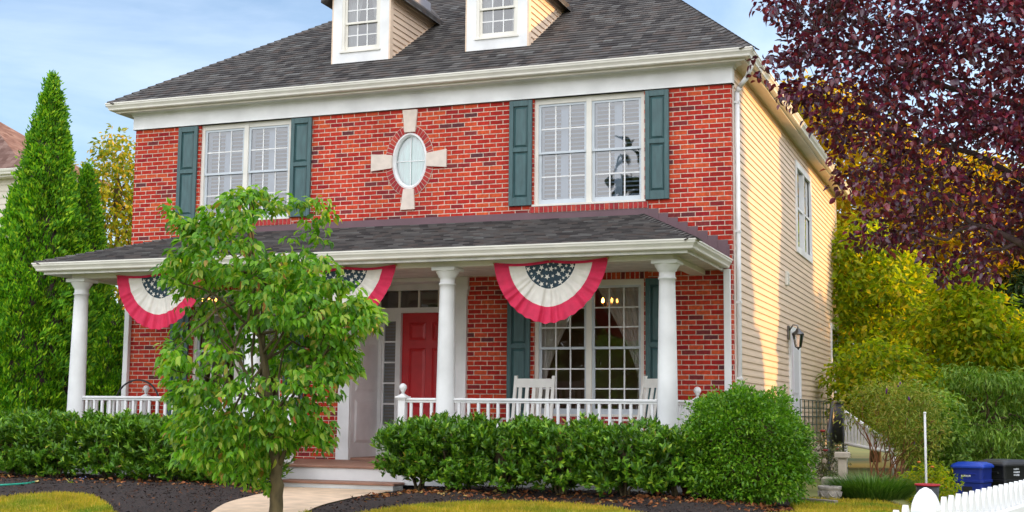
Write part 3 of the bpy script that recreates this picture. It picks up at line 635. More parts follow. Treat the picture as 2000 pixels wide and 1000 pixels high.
st_ = MB(); st_.box(-5.59, -3.90, -2.31, -2.28, -.1, .088); st_.box(-3.93, -3.90, -2.279, -2.01, -.1, .088); st_.box(-5.59, -5.56, -2.279, -2.01, -.1, .088)
step = hpart(st_, 'porch_step', WHITE); hpart(MB().bbox(-5.615, -3.875, -2.335, -2.009, .0885, .119, .005), 'tread', DECK, step)
hpart(MB().box(-9.55, -.23, -1.9, -.1, -.05, .06), 'under_deck_shade', BLACK)  # black box stands in for the shade in the gap below the skirt
def newel(x, y, m=WHITE):
    c = MB(); c.bbox(x-.05, x+.05, y-.05, y+.05, ZF, 1.18, .006); c.bbox(x-.06, x+.06, y-.06, y+.06, .45, .48, .004)
    c.bbox(x-.082, x+.082, y-.082, y+.082, 1.20, 1.225, .006); c.bbox(x-.065, x+.065, y-.065, y+.065, 1.18, 1.20, .004); c.add([(x-.06,y-.06,1.225),(x+.06,y-.06,1.225),(x+.06,y+.06,1.225),(x-.06,y+.06,1.225),(x,y,1.275)], [(0,1,4),(1,2,4),(2,3,4),(3,0,4)])
    c.lathe([(.02, 1.25), (.02, 1.285), (.035, 1.295)]+[(.052*math.sin(a), 1.345-.052*math.cos(a)) for a in np.linspace(.6, 3.1, 9)], x, y, 0, 18)
    return hpart(c, 'newel_post', m)
for x in (-5.74, -4.05): newel(x, CY)
for x in (CX[0], CX[-1]): newel(x, -.09)
def railing(a, b, spacing=.13):
    a, b = np.array(a, float), np.array(b, float); d = b-a; L = np.linalg.norm(d); d /= L; nrm = np.array([-d[1], d[0]])
    def bar(mb, s0, s1, w, z0, z1, b=.004):
        p, q = a+d*s0, a+d*s1; v = [p+nrm*w, p-nrm*w, q+nrm*w, q-nrm*w]; mb.bbox(min(i[0] for i in v), max(i[0] for i in v), min(i[1] for i in v), max(i[1] for i in v), z0, z1, b)
    r = MB(); bar(r, 0, L, .038, 1.17, 1.205, .008); bar(r, 0, L, .022, 1.145, 1.172)
    rl = hpart(r, 'railing', WHITE); r = MB(); bar(r, 0, L, .024, .41, .455); hpart(r, 'bottom_rail', WHITE, rl); n = int(L/spacing); sp = L/n; first = None
    for i in range(n):
        s0 = (i+.5)*sp
        if first is None:
            mb = MB(); bar(mb, s0-.018, s0+.018, .018, .455, 1.145); first = hpart(mb, 'baluster', WHITE, rl)
        else:
            c = first.copy(); COL.objects.link(c); c.parent = rl; c.location = (d[0]*sp*i, d[1]*sp*i, 0)
railing((CX[2]+.125, CY), (CX[3]-.125, CY)); railing((CX[0]+.125, CY), (CX[1]-.125, CY)); railing((-3.999, CY), (CX[2]-.125, CY)); railing((CX[1]+.125, CY), (-5.791, CY))
railing((CX[3], CY+.13), (CX[3], -.141)); railing((CX[0], CY+.13), (CX[0], -.141))
for xa, xb in ((-.112, -.024), (-9.80, -9.71)): hpart(MB().bbox(xa, xb, -.075, -.002, .3, 2.98, .004), 'porch_pilaster', WHITE)
# entry: pilasters, panelled recess, door, sidelights, transom
en = MB(); x0, x1 = REC[:2]
for a, b in ((x0-.19, x0-.001), (x1+.001, x1+.185)):
    en.box(a, b, -.05, -.002, ZF, 2.78); en.box(a-.012, b+.012, -.062, -.002, ZF, ZF+.16); en.box(a-.02, b+.02, -.07, -.002, 2.72, 2.98); en.box(a-.035, b+.035, -.085, -.002, 2.79, 2.84)
en.box(x0+.0, x1, -.045, .10, 2.93, 2.98)
for xx, sg in ((x0, 1), (x1, -1)):      # recess cheeks with two raised panels each
    en.box(xx-.03, xx+sg*.004, -.001, .90, ZF, 3.0)
    for a, b in ((.55, 1.20), (1.32, 2.05), (2.17, 2.75)):
        e = .04; y0_, y1_ = .12, .78; X0, X1 = xx+sg*.004, xx+sg*.022
        vs = [(X0,y0_,a),(X0,y1_,a),(X0,y1_,b),(X0,y0_,b),(X1,y0_+e,a+e),(X1,y1_-e,a+e),(X1,y1_-e,b-e),(X1,y0_+e,b-e)]
        en.add(vs, [(0,1,5,4),(1,2,6,5),(2,3,7,6),(3,0,4,7),(4,5,6,7)] if sg > 0 else [(0,4,5,1),(1,5,6,2),(2,6,7,3),(3,7,4,0),(4,7,6,5)])
en.box(x0, x1, .0, .90, 2.985, 3.02)
DX0, DX1 = -5.352, -4.438; yD = .90
for a, b in ((x0, x0+.06), (DX0-.07, DX0), (DX1, DX1+.07), (x1-.06, x1)): en.box(a, b, yD-.03, yD+.1, ZF, 2.60)
en.box(x0, x1, yD-.035, yD+.1, 2.545, 2.625); en.box(x0, x1, yD-.03, yD+.1, 2.895, 2.985)
for a, b in ((x0+.06, DX0-.07), (DX1+.07, x1-.06)): en.box(a, b, yD-.02, yD+.08, ZF, .78); en.box(a, b, yD-.019, yD+.08, 2.46, 2.545)
hpart(en, 'entry_surround', WHITE)
dp = MB(); dp.box(DX0+.004, DX1-.004, yD+.03, yD+.075, ZF+.03, 2.543); dw = DX1-DX0
for a, b in ((.48, .98), (1.10, 2.00), (2.12, 2.40)):
    for c0, c1 in ((DX0+.12, DX0+dw/2-.055), (DX0+dw/2+.055, DX1-.12)):
        e = .03; yf = yD+.03
        dp.add([(c0,yf-.001,a),(c1,yf-.001,a),(c1,yf-.001,b),(c0,yf-.001,b),(c0+.012,yf+.012,a+.012),(c1-.012,yf+.012,a+.012),(c1-.012,yf+.012,b-.012),(c0+.012,yf+.012,b-.012),(c0+e+.02,yf-.004,a+e+.02),(c1-e-.02,yf-.004,a+e+.02),(c1-e-.02,yf-.004,b-e-.02),(c0+e+.02,yf-.004,b-e-.02)],
               [(0,1,5,4),(1,2,6,5),(2,3,7,6),(3,0,4,7),(4,5,9,8),(5,6,10,9),(6,7,11,10),(7,4,8,11),(8,9,10,11)])
# cut: the recess of each panel sits behind the door face, so the face is rebuilt as stiles and rails
dp2 = MB(); yf = yD+.03
for i, f in enumerate(dp.f):
    if i == 2: continue
    dp2.add([dp.v[j] for j in f], [list(range(len(f)))])
cols_ = [(DX0+.004, DX0+.12), (DX0+dw/2-.055, DX0+dw/2+.055), (DX1-.12, DX1-.004)]
for a, b in cols_: dp2.add([(a,yf,ZF+.03),(b,yf,ZF+.03),(b,yf,2.543),(a,yf,2.543)], [(0,1,2,3)])
for a, b in ((ZF+.03, .48), (.98, 1.10), (2.00, 2.12), (2.40, 2.543)):
    for c0, c1 in ((DX0+.12, DX0+dw/2-.055), (DX0+dw/2+.055, DX1-.12)): dp2.add([(c0,yf,a),(c1,yf,a),(c1,yf,b),(c0,yf,b)], [(0,1,2,3)])
door = hpart(dp2, 'front_door', RED)
hk = MB(); hk.lathe([(.001, 0), (.03, .002), (.03, .006), (.012, .012), (.012, .04), (.028, .05), (.03, .065), (.02, .078), (.001, .08)], n=16); hk.xf(Matrix.Translation((DX1-.07, yD+.03, 1.25)) @ Matrix.Rotation(math.radians(90), 4, 'X')); hpart(hk, 'door_knob', mat('brass', (.6, .42, .15), .25, .1, 5, metal=1), door)
for a, b in ((x0+.06, DX0-.07), (DX1+.07, x1-.06)):
    s = MB(); fw_ = .03; s.box(a, a+fw_, yD, yD+.04, .78, 2.46); s.box(b-fw_, b, yD, yD+.04, .78, 2.46); s.box(a+fw_, b-fw_, yD+.001, yD+.04, .78, .82); s.box(a+fw_, b-fw_, yD+.001, yD+.04, 2.42, 2.46)
    for k in range(1, 5): zz = .82+1.6*k/5; s.box(a+fw_, b-fw_, yD+.002, yD+.03, zz-.012, zz+.012)
    sl_ = hpart(s, 'sidelight', WHITE); hpart(MB().add([(a+fw_,yD+.02,.82),(b-fw_,yD+.02,.82),(b-fw_,yD+.02,2.42),(a+fw_,yD+.02,2.42)], [(0,1,2,3)]), 'pane', GLASS, sl_)
    bl = MB(); zz = .84
    while zz < 2.4: bl.box(a+.02, b-.02, yD+.05, yD+.075, zz, zz+.026); zz += .05
    hpart(bl, 'blind', mat('grey_blind', (.34, .32, .29), .6, .1, 5), sl_); hpart(MB().box(a-.02, b+.02, yD+.085, yD+.1, .7, 2.5), 'backing', DARK, sl_)
tsm = MB()
for k in range(6): xx = x0+.0+(x1-x0)*k/5; tsm.box(max(x0, xx-.018), min(x1, xx+.018), yD, yD+.03, 2.625, 2.895)
trn = hpart(tsm, 'transom', TRIM); hpart(MB().add([(x0,yD+.02,2.625),(x1,yD+.02,2.625),(x1,yD+.02,2.895),(x0,yD+.02,2.895)], [(0,1,2,3)]), 'pane', GLASS, trn); hpart(MB().box(x0, x1, yD+.3, yD+.32, 2.5, 3.0), 'backing', DARK, trn)
hpart(MB().box(x0-.05, x1+.05, yD+.6, yD+.62, ZF, 3.1), 'hall_wall', DARK)

# side wall: windows, storm door, vent
for (a, b, z0, z1), two in ((SH[0], True), (SH[1], False)):
    c = MB(); fwd = .06
    c.box(.0, .04, a-.05, a+fwd, z0-.05, z1+.05); c.box(.0, .04, b-fwd, b+.05, z0-.05, z1+.05); c.box(.001, .039, a+fwd, b-fwd, z1-fwd, z1+.05); c.box(.001, .039, a+fwd, b-fwd, z0-.05, z0+fwd)
    if two: m_ = (a+b)/2; c.box(-.02, .035, m_-.045, m_+.045, z0+fwd, z1-fwd)
    zm = (z0+z1)/2; c.box(-.02, .012, a+fwd, b-fwd, zm-.02, zm+.02)
    w = hpart(c, 'side_window', WHITE)
    hpart(MB().add([(-.012,a,z0),(-.012,b,z0),(-.012,b,z1),(-.012,a,z1)], [(0,1,2,3)]), 'pane', glass_mat('side_glass', refl=.3), w)
    hpart(MB().box(-.10, -.09, a, b, z0, z1), 'blind', mat('grey_shade', (.42, .45, .50), .8, .1, 3), w)
a, b, z0, z1 = SH[2]
c = MB(); c.box(0, .05, a-.06, a+.05, z0, z1+.07); c.box(0, .05, b-.05, b+.06, z0, z1+.07); c.box(0, .049, a+.05, b-.05, z1-.03, z1+.07); sdoor = hpart(c, 'side_door', WHITE)
hpart(MB().box(-.06, -.02, a+.05, b-.05, z0, z1-.03), 'door_slab', RED, sdoor)
s = MB(); s.box(-.012, .03, a+.26, b-.052, z0+.02, z1-.04); s.box(.03, .04, a+.34, b-.14, z0+.2, z0+.75); s.box(.03, .04, a+.34, b-.14, z0+.85, z1-.15); hpart(s, 'storm_door', mat('storm_white', (.74, .72, .75), .4, .05, 4), sdoor)
v = MB(); v.bbox(.005, .06, 4.42, 4.60, 3.18, 3.42, .01)
for k in range(4): v.box(.06, .072, 4.44, 4.58, 3.21+.05*k, 3.235+.05*k)
hpart(v, 'wall_vent', TRIM)

# ------------------------------------------------------------------ foliage tools
class Leaf:
    def __init__(s): s.V = []; s.F = {3: [], 4: []}; s.n = 0
    def put(s, V, F):
        s.V.append(V)
        for f in F: s.F[f.shape[1]].append(f+s.n)
        s.n += len(V); return s
    def leaves(s, C, D, Nn, L, Wd, **k):
        n = len(C); L = np.broadcast_to(np.asarray(L, float), (n,)); Wd = np.broadcast_to(np.asarray(Wd, float), (n,))
        return s.put(*leaves_mesh(C, D, Nn, L, Wd, **k))
    def build(s, name, m, parent=None):
        return link(name, np_mesh(name, np.concatenate(s.V), [np.concatenate(v) for v in s.F.values() if v]), m, parent)
def inpoly(P, x, y):
    P = np.array(P, float); c = np.zeros(len(x), bool); j = len(P)-1
    for i in range(len(P)):
        xi, yi, xj, yj = *P[i], *P[j]
        with np.errstate(divide='ignore', invalid='ignore'): c ^= ((yi > y) != (yj > y)) & (x < (xj-xi)*(y-yi)/(yj-yi+1e-12)+xi)
        j = i
    return c
def edge_dist(P, x, y):
    P = np.array(P, float); d = np.full(len(x), 1e9)
    for i in range(len(P)):
        a, b = P[i-1], P[i]; ab = b-a; t = np.clip(((x-a[0])*ab[0]+(y-a[1])*ab[1])/(ab@ab+1e-9), 0, 1)
        d = np.minimum(d, np.hypot(x-a[0]-t*ab[0], y-a[1]-t*ab[1]))
    return d
def crown_points(poly, depth, thick, n, gap=0.0, edge=.1, seed=1, tier=1.0):
    """points through the volume of a crown: the outline at its own distance, swelling to THICK metres each way in the middle"""
    r = np.random.default_rng(seed); P = np.array(poly, float); k = FPX/depth; out = []; tot = 0
    ph = r.random((3, 6))*6.28; fr_ = r.normal(size=(3, 6, 3))*1.6/max(.45, min(1.2, thick))*np.array([1, 1, tier])
    while tot < n:
        m = n*4; x = r.uniform(P[:, 0].min(), P[:, 0].max(), m); y = r.uniform(P[:, 1].min(), P[:, 1].max(), m)
        i = inpoly(P, x, y); x, y = x[i], y[i]; d = edge_dist(P, x, y)/k
        t = thick*np.sqrt(np.clip(1-(1-np.clip(d/thick, 0, 1))**2, 0, 1))+edge
        u = r.uniform(-1, 1, len(x)); u = np.sign(u)*np.abs(u)**.6
        dd = depth+u*t
        # keep each point at the metric offset it has at the crown's own distance
        Q = CAM+(AF+((x-1000)/FPX)[:, None]*AR-((y-500)/FPX)[:, None]*AU)*depth+(u*t)[:, None]*AF
        g = sum(np.sin(Q@fr_[0, q]+ph[0, q]) for q in range(6))/6**.5
        Q = Q[g > -1.1+gap]; out.append(Q); tot += len(Q)
    return np.concatenate(out)[:n]
def clump(lf, C, per, spread, L, Wd, out=None, down=.3, up=0.0, outw=.5, flat=.6, detail=1, fold=.2, droop=.25, rng=None):
    r = rng or RNG; n = len(C)*per; B = np.repeat(C, per, 0); off = sphere_dirs(n)*spread*(r.random((n, 1))**.5); off[:, 2] *= flat
    o = unit(off+1e-6); D = o*.8+r.normal(size=(n, 3))*.45; D[:, 2] += up-down
    if out is not None: D += outw*np.repeat(out, per, 0)
    Nn = r.normal(size=(n, 3))*.55; Nn[:, 2] += 1.0
    lf.leaves(B+off, D, Nn, L*r.uniform(.65, 1.2, n), Wd*r.uniform(.7, 1.15, n), detail=detail, fold=fold, droop=droop)
def limb(mb, pts, r0, r1, n=8, wob=.0):
    pts = [np.array(p, float) for p in pts]; Q = []
    for a, b in zip(pts[:-1], pts[1:]):
        for k in range(4): Q.append(a+(b-a)*k/4+(RNG.normal(size=3)*wob if (k or len(Q)) else 0))
    Q.append(pts[-1]); m = len(Q); mb.tube(Q, [r0+(r1-r0)*(i/(m-1))**.8 for i in range(m)], n)
BARK = mat('bark', (.115, .085, .038), .9, .6, 14, bump=.9, bscale=35, stretch=(1, 1, .35)); DBARK = mat('dark_bark', (.085, .05, .05), .9, .4, 12, bump=.6)
def plant(name, label, cat, base, group=None): return thing(name, label, cat, tuple(base), 0, group)
def tobase(mb_or_leaf, base):
    b = np.array(base, float)
    if isinstance(mb_or_leaf, MB): mb_or_leaf.v = [(v[0]-b[0], v[1]-b[1], v[2]-b[2]) for v in mb_or_leaf.v]
    else: mb_or_leaf.V = [v-b for v in mb_or_leaf.V]
    return mb_or_leaf

# ------------------------------------------------------------------ dogwood in front of the porch
DSEED = 47
DW = [(480,366),(515,372),(545,402),(600,384),(655,392),(668,412),(655,440),(662,470),(690,505),(688,540),(735,590),(768,612),(745,640),(700,672),(712,740),(700,800),(655,825),(650,880),(600,850),(560,880),(525,900),(525,960),(500,962),(480,930),(430,950),(400,905),(338,900),(330,850),(345,800),(312,740),(322,690),(305,650),(335,585),(330,520),(352,470),(335,430),(312,408),(318,396),(348,420),(400,435),(405,395),(440,395),(455,372)]
tb_ = atD(541, 1012, 12.3); base = np.array([tb_[0], tb_[1], gz(tb_[0], tb_[1])])
dog = plant('dogwood_tree', 'small green dogwood tree with drooping leaves growing in the mulch before the porch', 'tree', base)
C = crown_points([(500+(x-500)*((1.0 if 470 < y < 730 else .94) if x < 500 else .93), y) for x, y in DW], 12.3, .80, 1080, gap=.60, edge=.0, seed=DSEED, tier=1.9)
lf = Leaf(); ctr = base+np.array([0, 0, 1.7]); clump(lf, C, 12, .095, .090, .040, out=unit((C-ctr)*[1, 1, .3]), down=.8, outw=.35, flat=.35, detail=1, fold=.22, droop=.35)
DOGL = leaf_mat('dogwood_leaf', [(0, (.05, .16, .008)), (.35, (.12, .32, .012)), (.7, (.24, .47, .022)), (.975, (.40, .45, .06)), (.99, (.42, .26, .05)), (1, (.40, .12, .04))], .45, .40, .5)
tobase(lf, base).build('crown', DOGL, dog)
tk = MB(); P = [base-[0, 0, .1], atD(541, 965, 12.3), atD(538, 900, 12.3), atD(529, 800, 12.3), atD(512, 680, 12.35), atD(495, 560, 12.4), atD(480, 430, 12.4)]
limb(tk, P, .075, .016, 12, .008)
for i in range(34):
    a = P[1+int(RNG.integers(1, 5))]; b = C[RNG.integers(len(C))]; a = a+(P[5]-P[2])*RNG.uniform(-.1, .12); mid = a+(b-a)*.5+[0, 0, .12]
    limb(tk, [a, mid, b], .018, .004, 6, .01)
tobase(tk, base).build('trunk', BARK, dog)

# ------------------------------------------------------------------ purple leaved tree beside the house, trunk beyond the right of the view
PT = [(1462,-60),(1478,2),(1518,22),(1538,62),(1545,95),(1500,105),(1470,118),(1490,140),(1540,150),(1550,190),(1590,215),(1585,250),(1625,270),(1655,330),(1638,375),(1700,420),(1678,478),(1730,490),(1760,470),(1830,515),(1865,552),(1892,566),(1918,540),(1926,500),(1905,470),(1960,490),(2060,520),(2200,560),(2420,430),(2420,-320),(1700,-380),(1480,-180)]
pc = atD(2230, 700, 12.0); base = np.array([pc[0], pc[1], gz(pc[0], pc[1])])
pt = plant('purple_leaf_tree', 'dark purple leaved plum tree reaching in over the picket fence from the right', 'tree', base)
C = crown_points([(max(x, 1492) if y < 160 else x, y) for x, y in PT], 12.0, 1.35, 3300, gap=.38, edge=.05, seed=8)
Q_ = C-CAM; qz = Q_@AF; qu, qv = 1000+FPX*(Q_@AR)/qz, 500-FPX*(Q_@AU)/qz
C = C[~((qv > 270) & (qv < 500) & (qu < 1990) & (RNG.random(len(C)) < .38))]
lf = Leaf(); clump(lf, C, 13, .16, .076, .047, down=.35, flat=.6, detail=1, fold=.25, droop=.2)
PURP = leaf_mat('plum_leaf', [(0, (.045, .007, .026)), (.5, (.105, .014, .042)), (.8, (.20, .022, .046)), (1, (.32, .045, .05))], .22, .28, .9, (1.6, .5, .5))
tobase(lf, base).build('crown', PURP, pt)
tk = MB(); T = [base-[0, 0, .1], atD(2235, 620, 12.0), atD(2240, 480, 12.0), atD(2230, 300, 12.0), atD(2200, 60, 12.1)]; limb(tk, T, .13, .05, 12, .01)
for pts, r0 in (([T[1], atD(2090, 520, 11.7), atD(1990, 474, 11.5), atD(1900, 438, 11.4), atD(1830, 380, 11.4), atD(1740, 330, 11.4)], .055), ([T[2], atD(2050, 380, 12), atD(1900, 300, 12), atD(1760, 260, 12), atD(1640, 250, 12)], .05), ([T[3], atD(2000, 210, 11.7), atD(1800, 150, 11.6), atD(1600, 70, 11.5)], .05), ([T[3], atD(2050, 60, 12.4), atD(1850, -60, 12.4)], .045), ([atD(1990, 474, 11.5), atD(1930, 490, 11.5), atD(1890, 520, 11.5)], .018), ([atD(1900, 438, 11.4), atD(1850, 470, 11.4), atD(1780, 455, 11.4)], .018)):
    limb(tk, pts, r0, .010, 8, .012)
NODE = np.array(T[2:]+[atD(1990,474,11.5), atD(1900,438,11.4), atD(1830,380,11.4), atD(1740,330,11.4), atD(1900,300,12), atD(1760,260,12), atD(1640,250,12), atD(2000,210,11.7), atD(1800,150,11.6), atD(1600,70,11.5), atD(1850,-60,12.4)])
for i in range(420):
    b = C[RNG.integers(len(C))]; a = NODE[np.argmin(((NODE-b)**2).sum(1))]; a = a+(b-a)*RNG.uniform(.0, .45); limb(tk, [a, (a+b)/2+RNG.normal(size=3)*.05, b], .0065, .003, 4, .01)
for i in range(60):
    b = C[RNG.integers(len(C))]; a = C[RNG.integers(len(C))]
    if np.linalg.norm(a-b) < 1.2: limb(tk, [a, (a+b)/2+[0, 0, .05], b], .010, .004, 5, .01)
tobase(tk, base).build('trunk', DBARK, pt)

# ------------------------------------------------------------------ arborvitae at the left corner
ARB = leaf_mat('arborvitae_leaf', [(0, (.035, .14, .006)), (.45, (.10, .30, .008)), (.75, (.22, .47, .010)), (1, (.40, .55, .02))], .25, .6, .25)
def arborvitae(px, top, depth, R, label, nclump, seed, lean=0):
    nclump = int(nclump*1.4)
    r = np.random.default_rng(seed); a = atD(px, top, depth); x, y = a[0], a[1]; z0 = gz(x, y); H = a[2]-z0; base = (x, y, z0)
    root = plant('arborvitae', label, 'tree', base, 'arborvitae at the left of the porch')
    h = r.random(nclump*2)**1.15; prof = np.minimum(1, (1-h)**.78*1.12)*np.minimum(1, .72+h*1.6); keep = r.random(len(h)) < prof/prof.max()+.12; h = h[keep][:nclump]; prof = prof[keep][:nclump]
    n = len(h); th = r.uniform(0, 2*math.pi, n)
    lump = 1+.10*np.sin(3*th+h*9+seed)+.09*np.sin(7*th-h*23)+.07*np.sin(11*th+h*47)
    rad = R*prof*lump*r.uniform(.80, 1.04, n); o = np.stack([np.cos(th), np.sin(th), 0*th], 1)
    rad *= 1-.16*np.clip(np.sin(5*th+h*31+seed)*np.sin(h*53+th*3), 0, 1); C = o*rad[:, None]; C[:, 2] = h*H; C[:, 0] += lean*h
    per = 13; B = np.repeat(C, per, 0); O = np.repeat(o, per, 0); m = len(B)
    ang = r.uniform(-1.0, 1.0, m); tw = np.repeat(r.uniform(-.9, .9, n), per); side = np.stack([-O[:, 1], O[:, 0], 0*tw], 1)
    # every clump is a flat upright fan of sprays
    axis = unit(O*np.cos(tw)[:, None]+side*np.sin(tw)[:, None]); D = np.array([0, 0, 1.])*np.cos(ang)[:, None]*.85+axis*(np.sin(ang)+.45)[:, None]; Nn = np.cross(axis, [0, 0, 1.])+r.normal(size=(m, 3))*.25
    lf = Leaf(); lf.leaves(B+r.normal(size=(m, 3))*.035, D, Nn, 1.0*.092*r.uniform(.6, 1.25, m)*np.repeat(.75+.35*prof, per), .032, detail=0, fold=.1, droop=.12)
    lf.build('crown', ARB, root)
    t = MB(); t.tube([(0, 0, -.05), (lean*.4, 0, H*.5), (lean, 0, H*.97)], [.1, .06, .01], 8)
    # added solid dark core: blocks sight and light, stands for the crown's inner shade
    for k in range(12): pass
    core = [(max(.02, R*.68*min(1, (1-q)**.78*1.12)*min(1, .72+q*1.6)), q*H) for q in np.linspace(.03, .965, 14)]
    t.build('trunk', DBARK, root); cm = MB(); cm.lathe(core, n=20); cm.v = [(v[0]*(1+.05*math.sin(v[2]*9))+lean*v[2]/H, v[1], v[2]) for v in cm.v]; cm.build('shade_core', DBARK, root)
arborvitae(103, 148, 22.0, 1.02, 'tallest bright green arborvitae with a narrow pointed top', 5200, 3)
arborvitae(172, 326, 22.6, .78, 'shorter arborvitae with its top standing beside the tallest one', 2900, 9)
arborvitae(226, 600, 21.6, .66, 'low dark arborvitae behind the left porch column, under the porch roof', 1500, 12)
arborvitae(18, 585, 22.6, .80, 'arborvitae at the left edge before the cream siding wall', 2200, 17)

# ------------------------------------------------------------------ laurel shrubs along the porch
LAUR = leaf_mat('laurel_leaf', [(0, (.045, .135, .009)), (.5, (.095, .24, .012)), (.85, (.18, .35, .018)), (.985, (.33, .48, .03)), (1, (.40, .16, .06))],  .25, .40, .45)
def laurel(x, y, rx, ry, z0, z1, label, group, seed, nw=520):
    r = np.random.default_rng(seed); gzz = gz(x, y); root = plant('laurel_shrub', label, 'shrub', (x, y, gzz), group); lf = Leaf(); H = z1-gzz; zc = (z0+z1)/2-gzz; rz = (z1-z0)/2
    d = unit(r.normal(size=(nw, 3))); d[:, 2] += .15; d = unit(d); p = np.sign(d)*np.abs(d)**.72; p = p/np.maximum(1e-3, np.abs(unit(p)).max(1, keepdims=True))**.35
    C = p*[rx, ry, rz]*r.uniform(.72, 1.06, (nw, 1)); C[:, 2] += zc+.05*np.sin(C[:, 0]*9+seed)
    C = np.concatenate([C, C[:nw//2]*[.72, .66, .8]+[0, 0, .05], C[nw//2:nw//2+nw//4]*[.4, .4, .6]+[0, 0, .12]]); A = unit(unit(C-[0, 0, zc])*.75+[0, 0, .85]+r.normal(size=C.shape)*.3)
    per = 9; B = np.repeat(C, per, 0); AA = np.repeat(A, per, 0); m = len(B); rnd = unit(np.cross(AA, r.normal(size=(m, 3)))); sp = r.uniform(.35, 1.15, m)[:, None]
    D = AA+rnd*sp; lf.leaves(B-AA*r.uniform(0, .07, m)[:, None], D, AA-rnd*.2+r.normal(size=(m, 3))*.15, .088*r.uniform(.65, 1.15, m), .027*r.uniform(.8, 1.15, m), detail=1, fold=.18, droop=.12)
    lf.build('leaves', LAUR, root)
    cm = MB(); cm.lathe([(.02, zc-rz*.6), (.16*rx, zc-rz*.5), (.24*rx, zc-rz*.2), (.22*rx, zc+rz*.2), (.14*rx, zc+rz*.36), (.02, zc+rz*.4)], n=12); cm.build('shade_core', BARK, root)  # solid dark core added for the shade inside the shrub
    t = MB()
    for k in range(6):
        a = r.uniform(0, 6.28); limb(t, [(0, 0, -.03), (rx*.15*math.cos(a), ry*.15*math.sin(a), H*.22), (rx*.55*math.cos(a), ry*.55*math.sin(a), H*.6)], .022, .010, 6, .01)
    t.build('stems', BARK, root)
LG = 'clipped laurel shrubs in the bed along the porch'
for i, px in enumerate((818, 882, 985, 1098, 1222, 1322)):
    c = atY(px, 900, -2.85); w = [.40, .50, .56, .56, .56, .44][i]
    laurel(c[0], -2.85, w, .52, .20 if i else .26, [.88, .93, .93, .92, .91, .82][i], ['laurel shrub nearest the porch steps on the right side', 'laurel shrub below the round column beside the red door', 'laurel shrub below the brick strip right of the door', 'laurel shrub in front of the first white rocking chair', 'laurel shrub below the middle of the right porch window', 'low laurel shrub at the foot of the right corner column'][i], LG, 40+i)
for i, px in enumerate((18, 112, 212, 308, 402, 470)):
    c = atY(px, 900, -2.85); laurel(c[0], -2.85, .55, .52, .17, [.95, .93, .93, .92, .92, .80][i], ['laurel shrub at the far left end of the bed', 'laurel shrub at the foot of the arborvitae, left of the corner column', 'laurel shrub right of the left corner column', 'laurel shrub below the left railing and the black bench', 'laurel shrub half hidden by the left side of the dogwood', 'laurel shrub mostly hidden behind the dogwood trunk'][i], LG, 60+i)

# ------------------------------------------------------------------ clipped round bush at the right corner
bx, by = .68, -2.75; base = np.array([bx, by, gz(bx, by)])
rb = plant('round_bush', 'large clipped rounded green bush at the right corner of the porch', 'bush', base)
n = 6400; d = sphere_dirs(n); d = d/((np.abs(d)**2.9).sum(1, keepdims=True)**(1/2.9)); lump = 1+.06*np.sin(d[:, 0]*9+2)+.06*np.sin(d[:, 1]*8+d[:, 2]*7)+.05*np.sin(d[:, 2]*15+d[:, 0]*11)
C = d*[.66, .66, .60]*(lump*RNG.uniform(.68, 1.02, n))[:, None]+[0, 0, .66]; C = C[C[:, 2] > .05]
lf = Leaf(); C[:, 0] *= np.where(C[:, 0] > 0, 1.08-.30*sstep(.65, 1.3, C[:, 2]), 1)
clump(lf, C, 5, .055, .050, .028, out=unit(C-[0, 0, .6]), down=-.1, outw=.6, flat=1, detail=0, fold=.15, droop=.15)
RBL = leaf_mat('privet_leaf', [(0, (.065, .19, .008)), (.5, (.125, .31, .012)), (.85, (.21, .41, .02)), (1, (.33, .50, .04))], .3, .38, .5)
lf.build('leaves', RBL, rb); cm = MB(); cm.lathe([(.02, .12), (.30, .16), (.44, .40), (.45, .72), (.34, .92), (.18, 1.02), (.02, 1.04)], n=18); cm.build('shade_core', BARK, rb)  # dark core, added in place of the shade among the leaves
t = MB()
for k in range(12): a = k*.55; limb(t, [(0, 0, -.05), (.1*math.cos(a), .1*math.sin(a), .15), (.4*math.cos(a), .38*math.sin(a), .55)], .02, .008, 6, .01)
t.build('stems', BARK, rb)

# ------------------------------------------------------------------ trees and shrubs behind
YEL = leaf_mat('yellow_leaf', [(0, (.30, .30, .014)), (.4, (.50, .42, .018)), (.75, (.66, .46, .020)), (1, (.66, .36, .025))], .72, .5, .3, (1.1, 1.0, .35))
YGR = leaf_mat('yellow_green_leaf', [(0, (.12, .20, .012)), (.5, (.26, .33, .016)), (.75, (.48, .42, .02)), (1, (.62, .40, .025))], .5, .5, .3, (1.1, 1.0, .35))
MAP = leaf_mat('maple_leaf', [(0, (.13, .24, .010)), (.4, (.28, .42, .014)), (.75, (.46, .54, .022)), (.985, (.62, .50, .03)), (1, (.50, .22, .02))], .68, .5, .35, (1.1, 1.05, .35))
DGR = leaf_mat('dark_leaf', [(0, (.018, .045, .014)), (.6, (.030, .07, .018)), (1, (.05, .10, .025))], .2, .5, .3)
WIL = leaf_mat('willow_leaf', [(0, (.09, .20, .018)), (.5, (.16, .31, .025)), (1, (.30, .42, .07))], .35, .45, .4)
BUD = leaf_mat('buddleia_leaf', [(0, (.17, .25, .03)), (.5, (.29, .37, .05)), (.8, (.40, .41, .08)), (1, (.48, .36, .08))], .35, .5, .3)
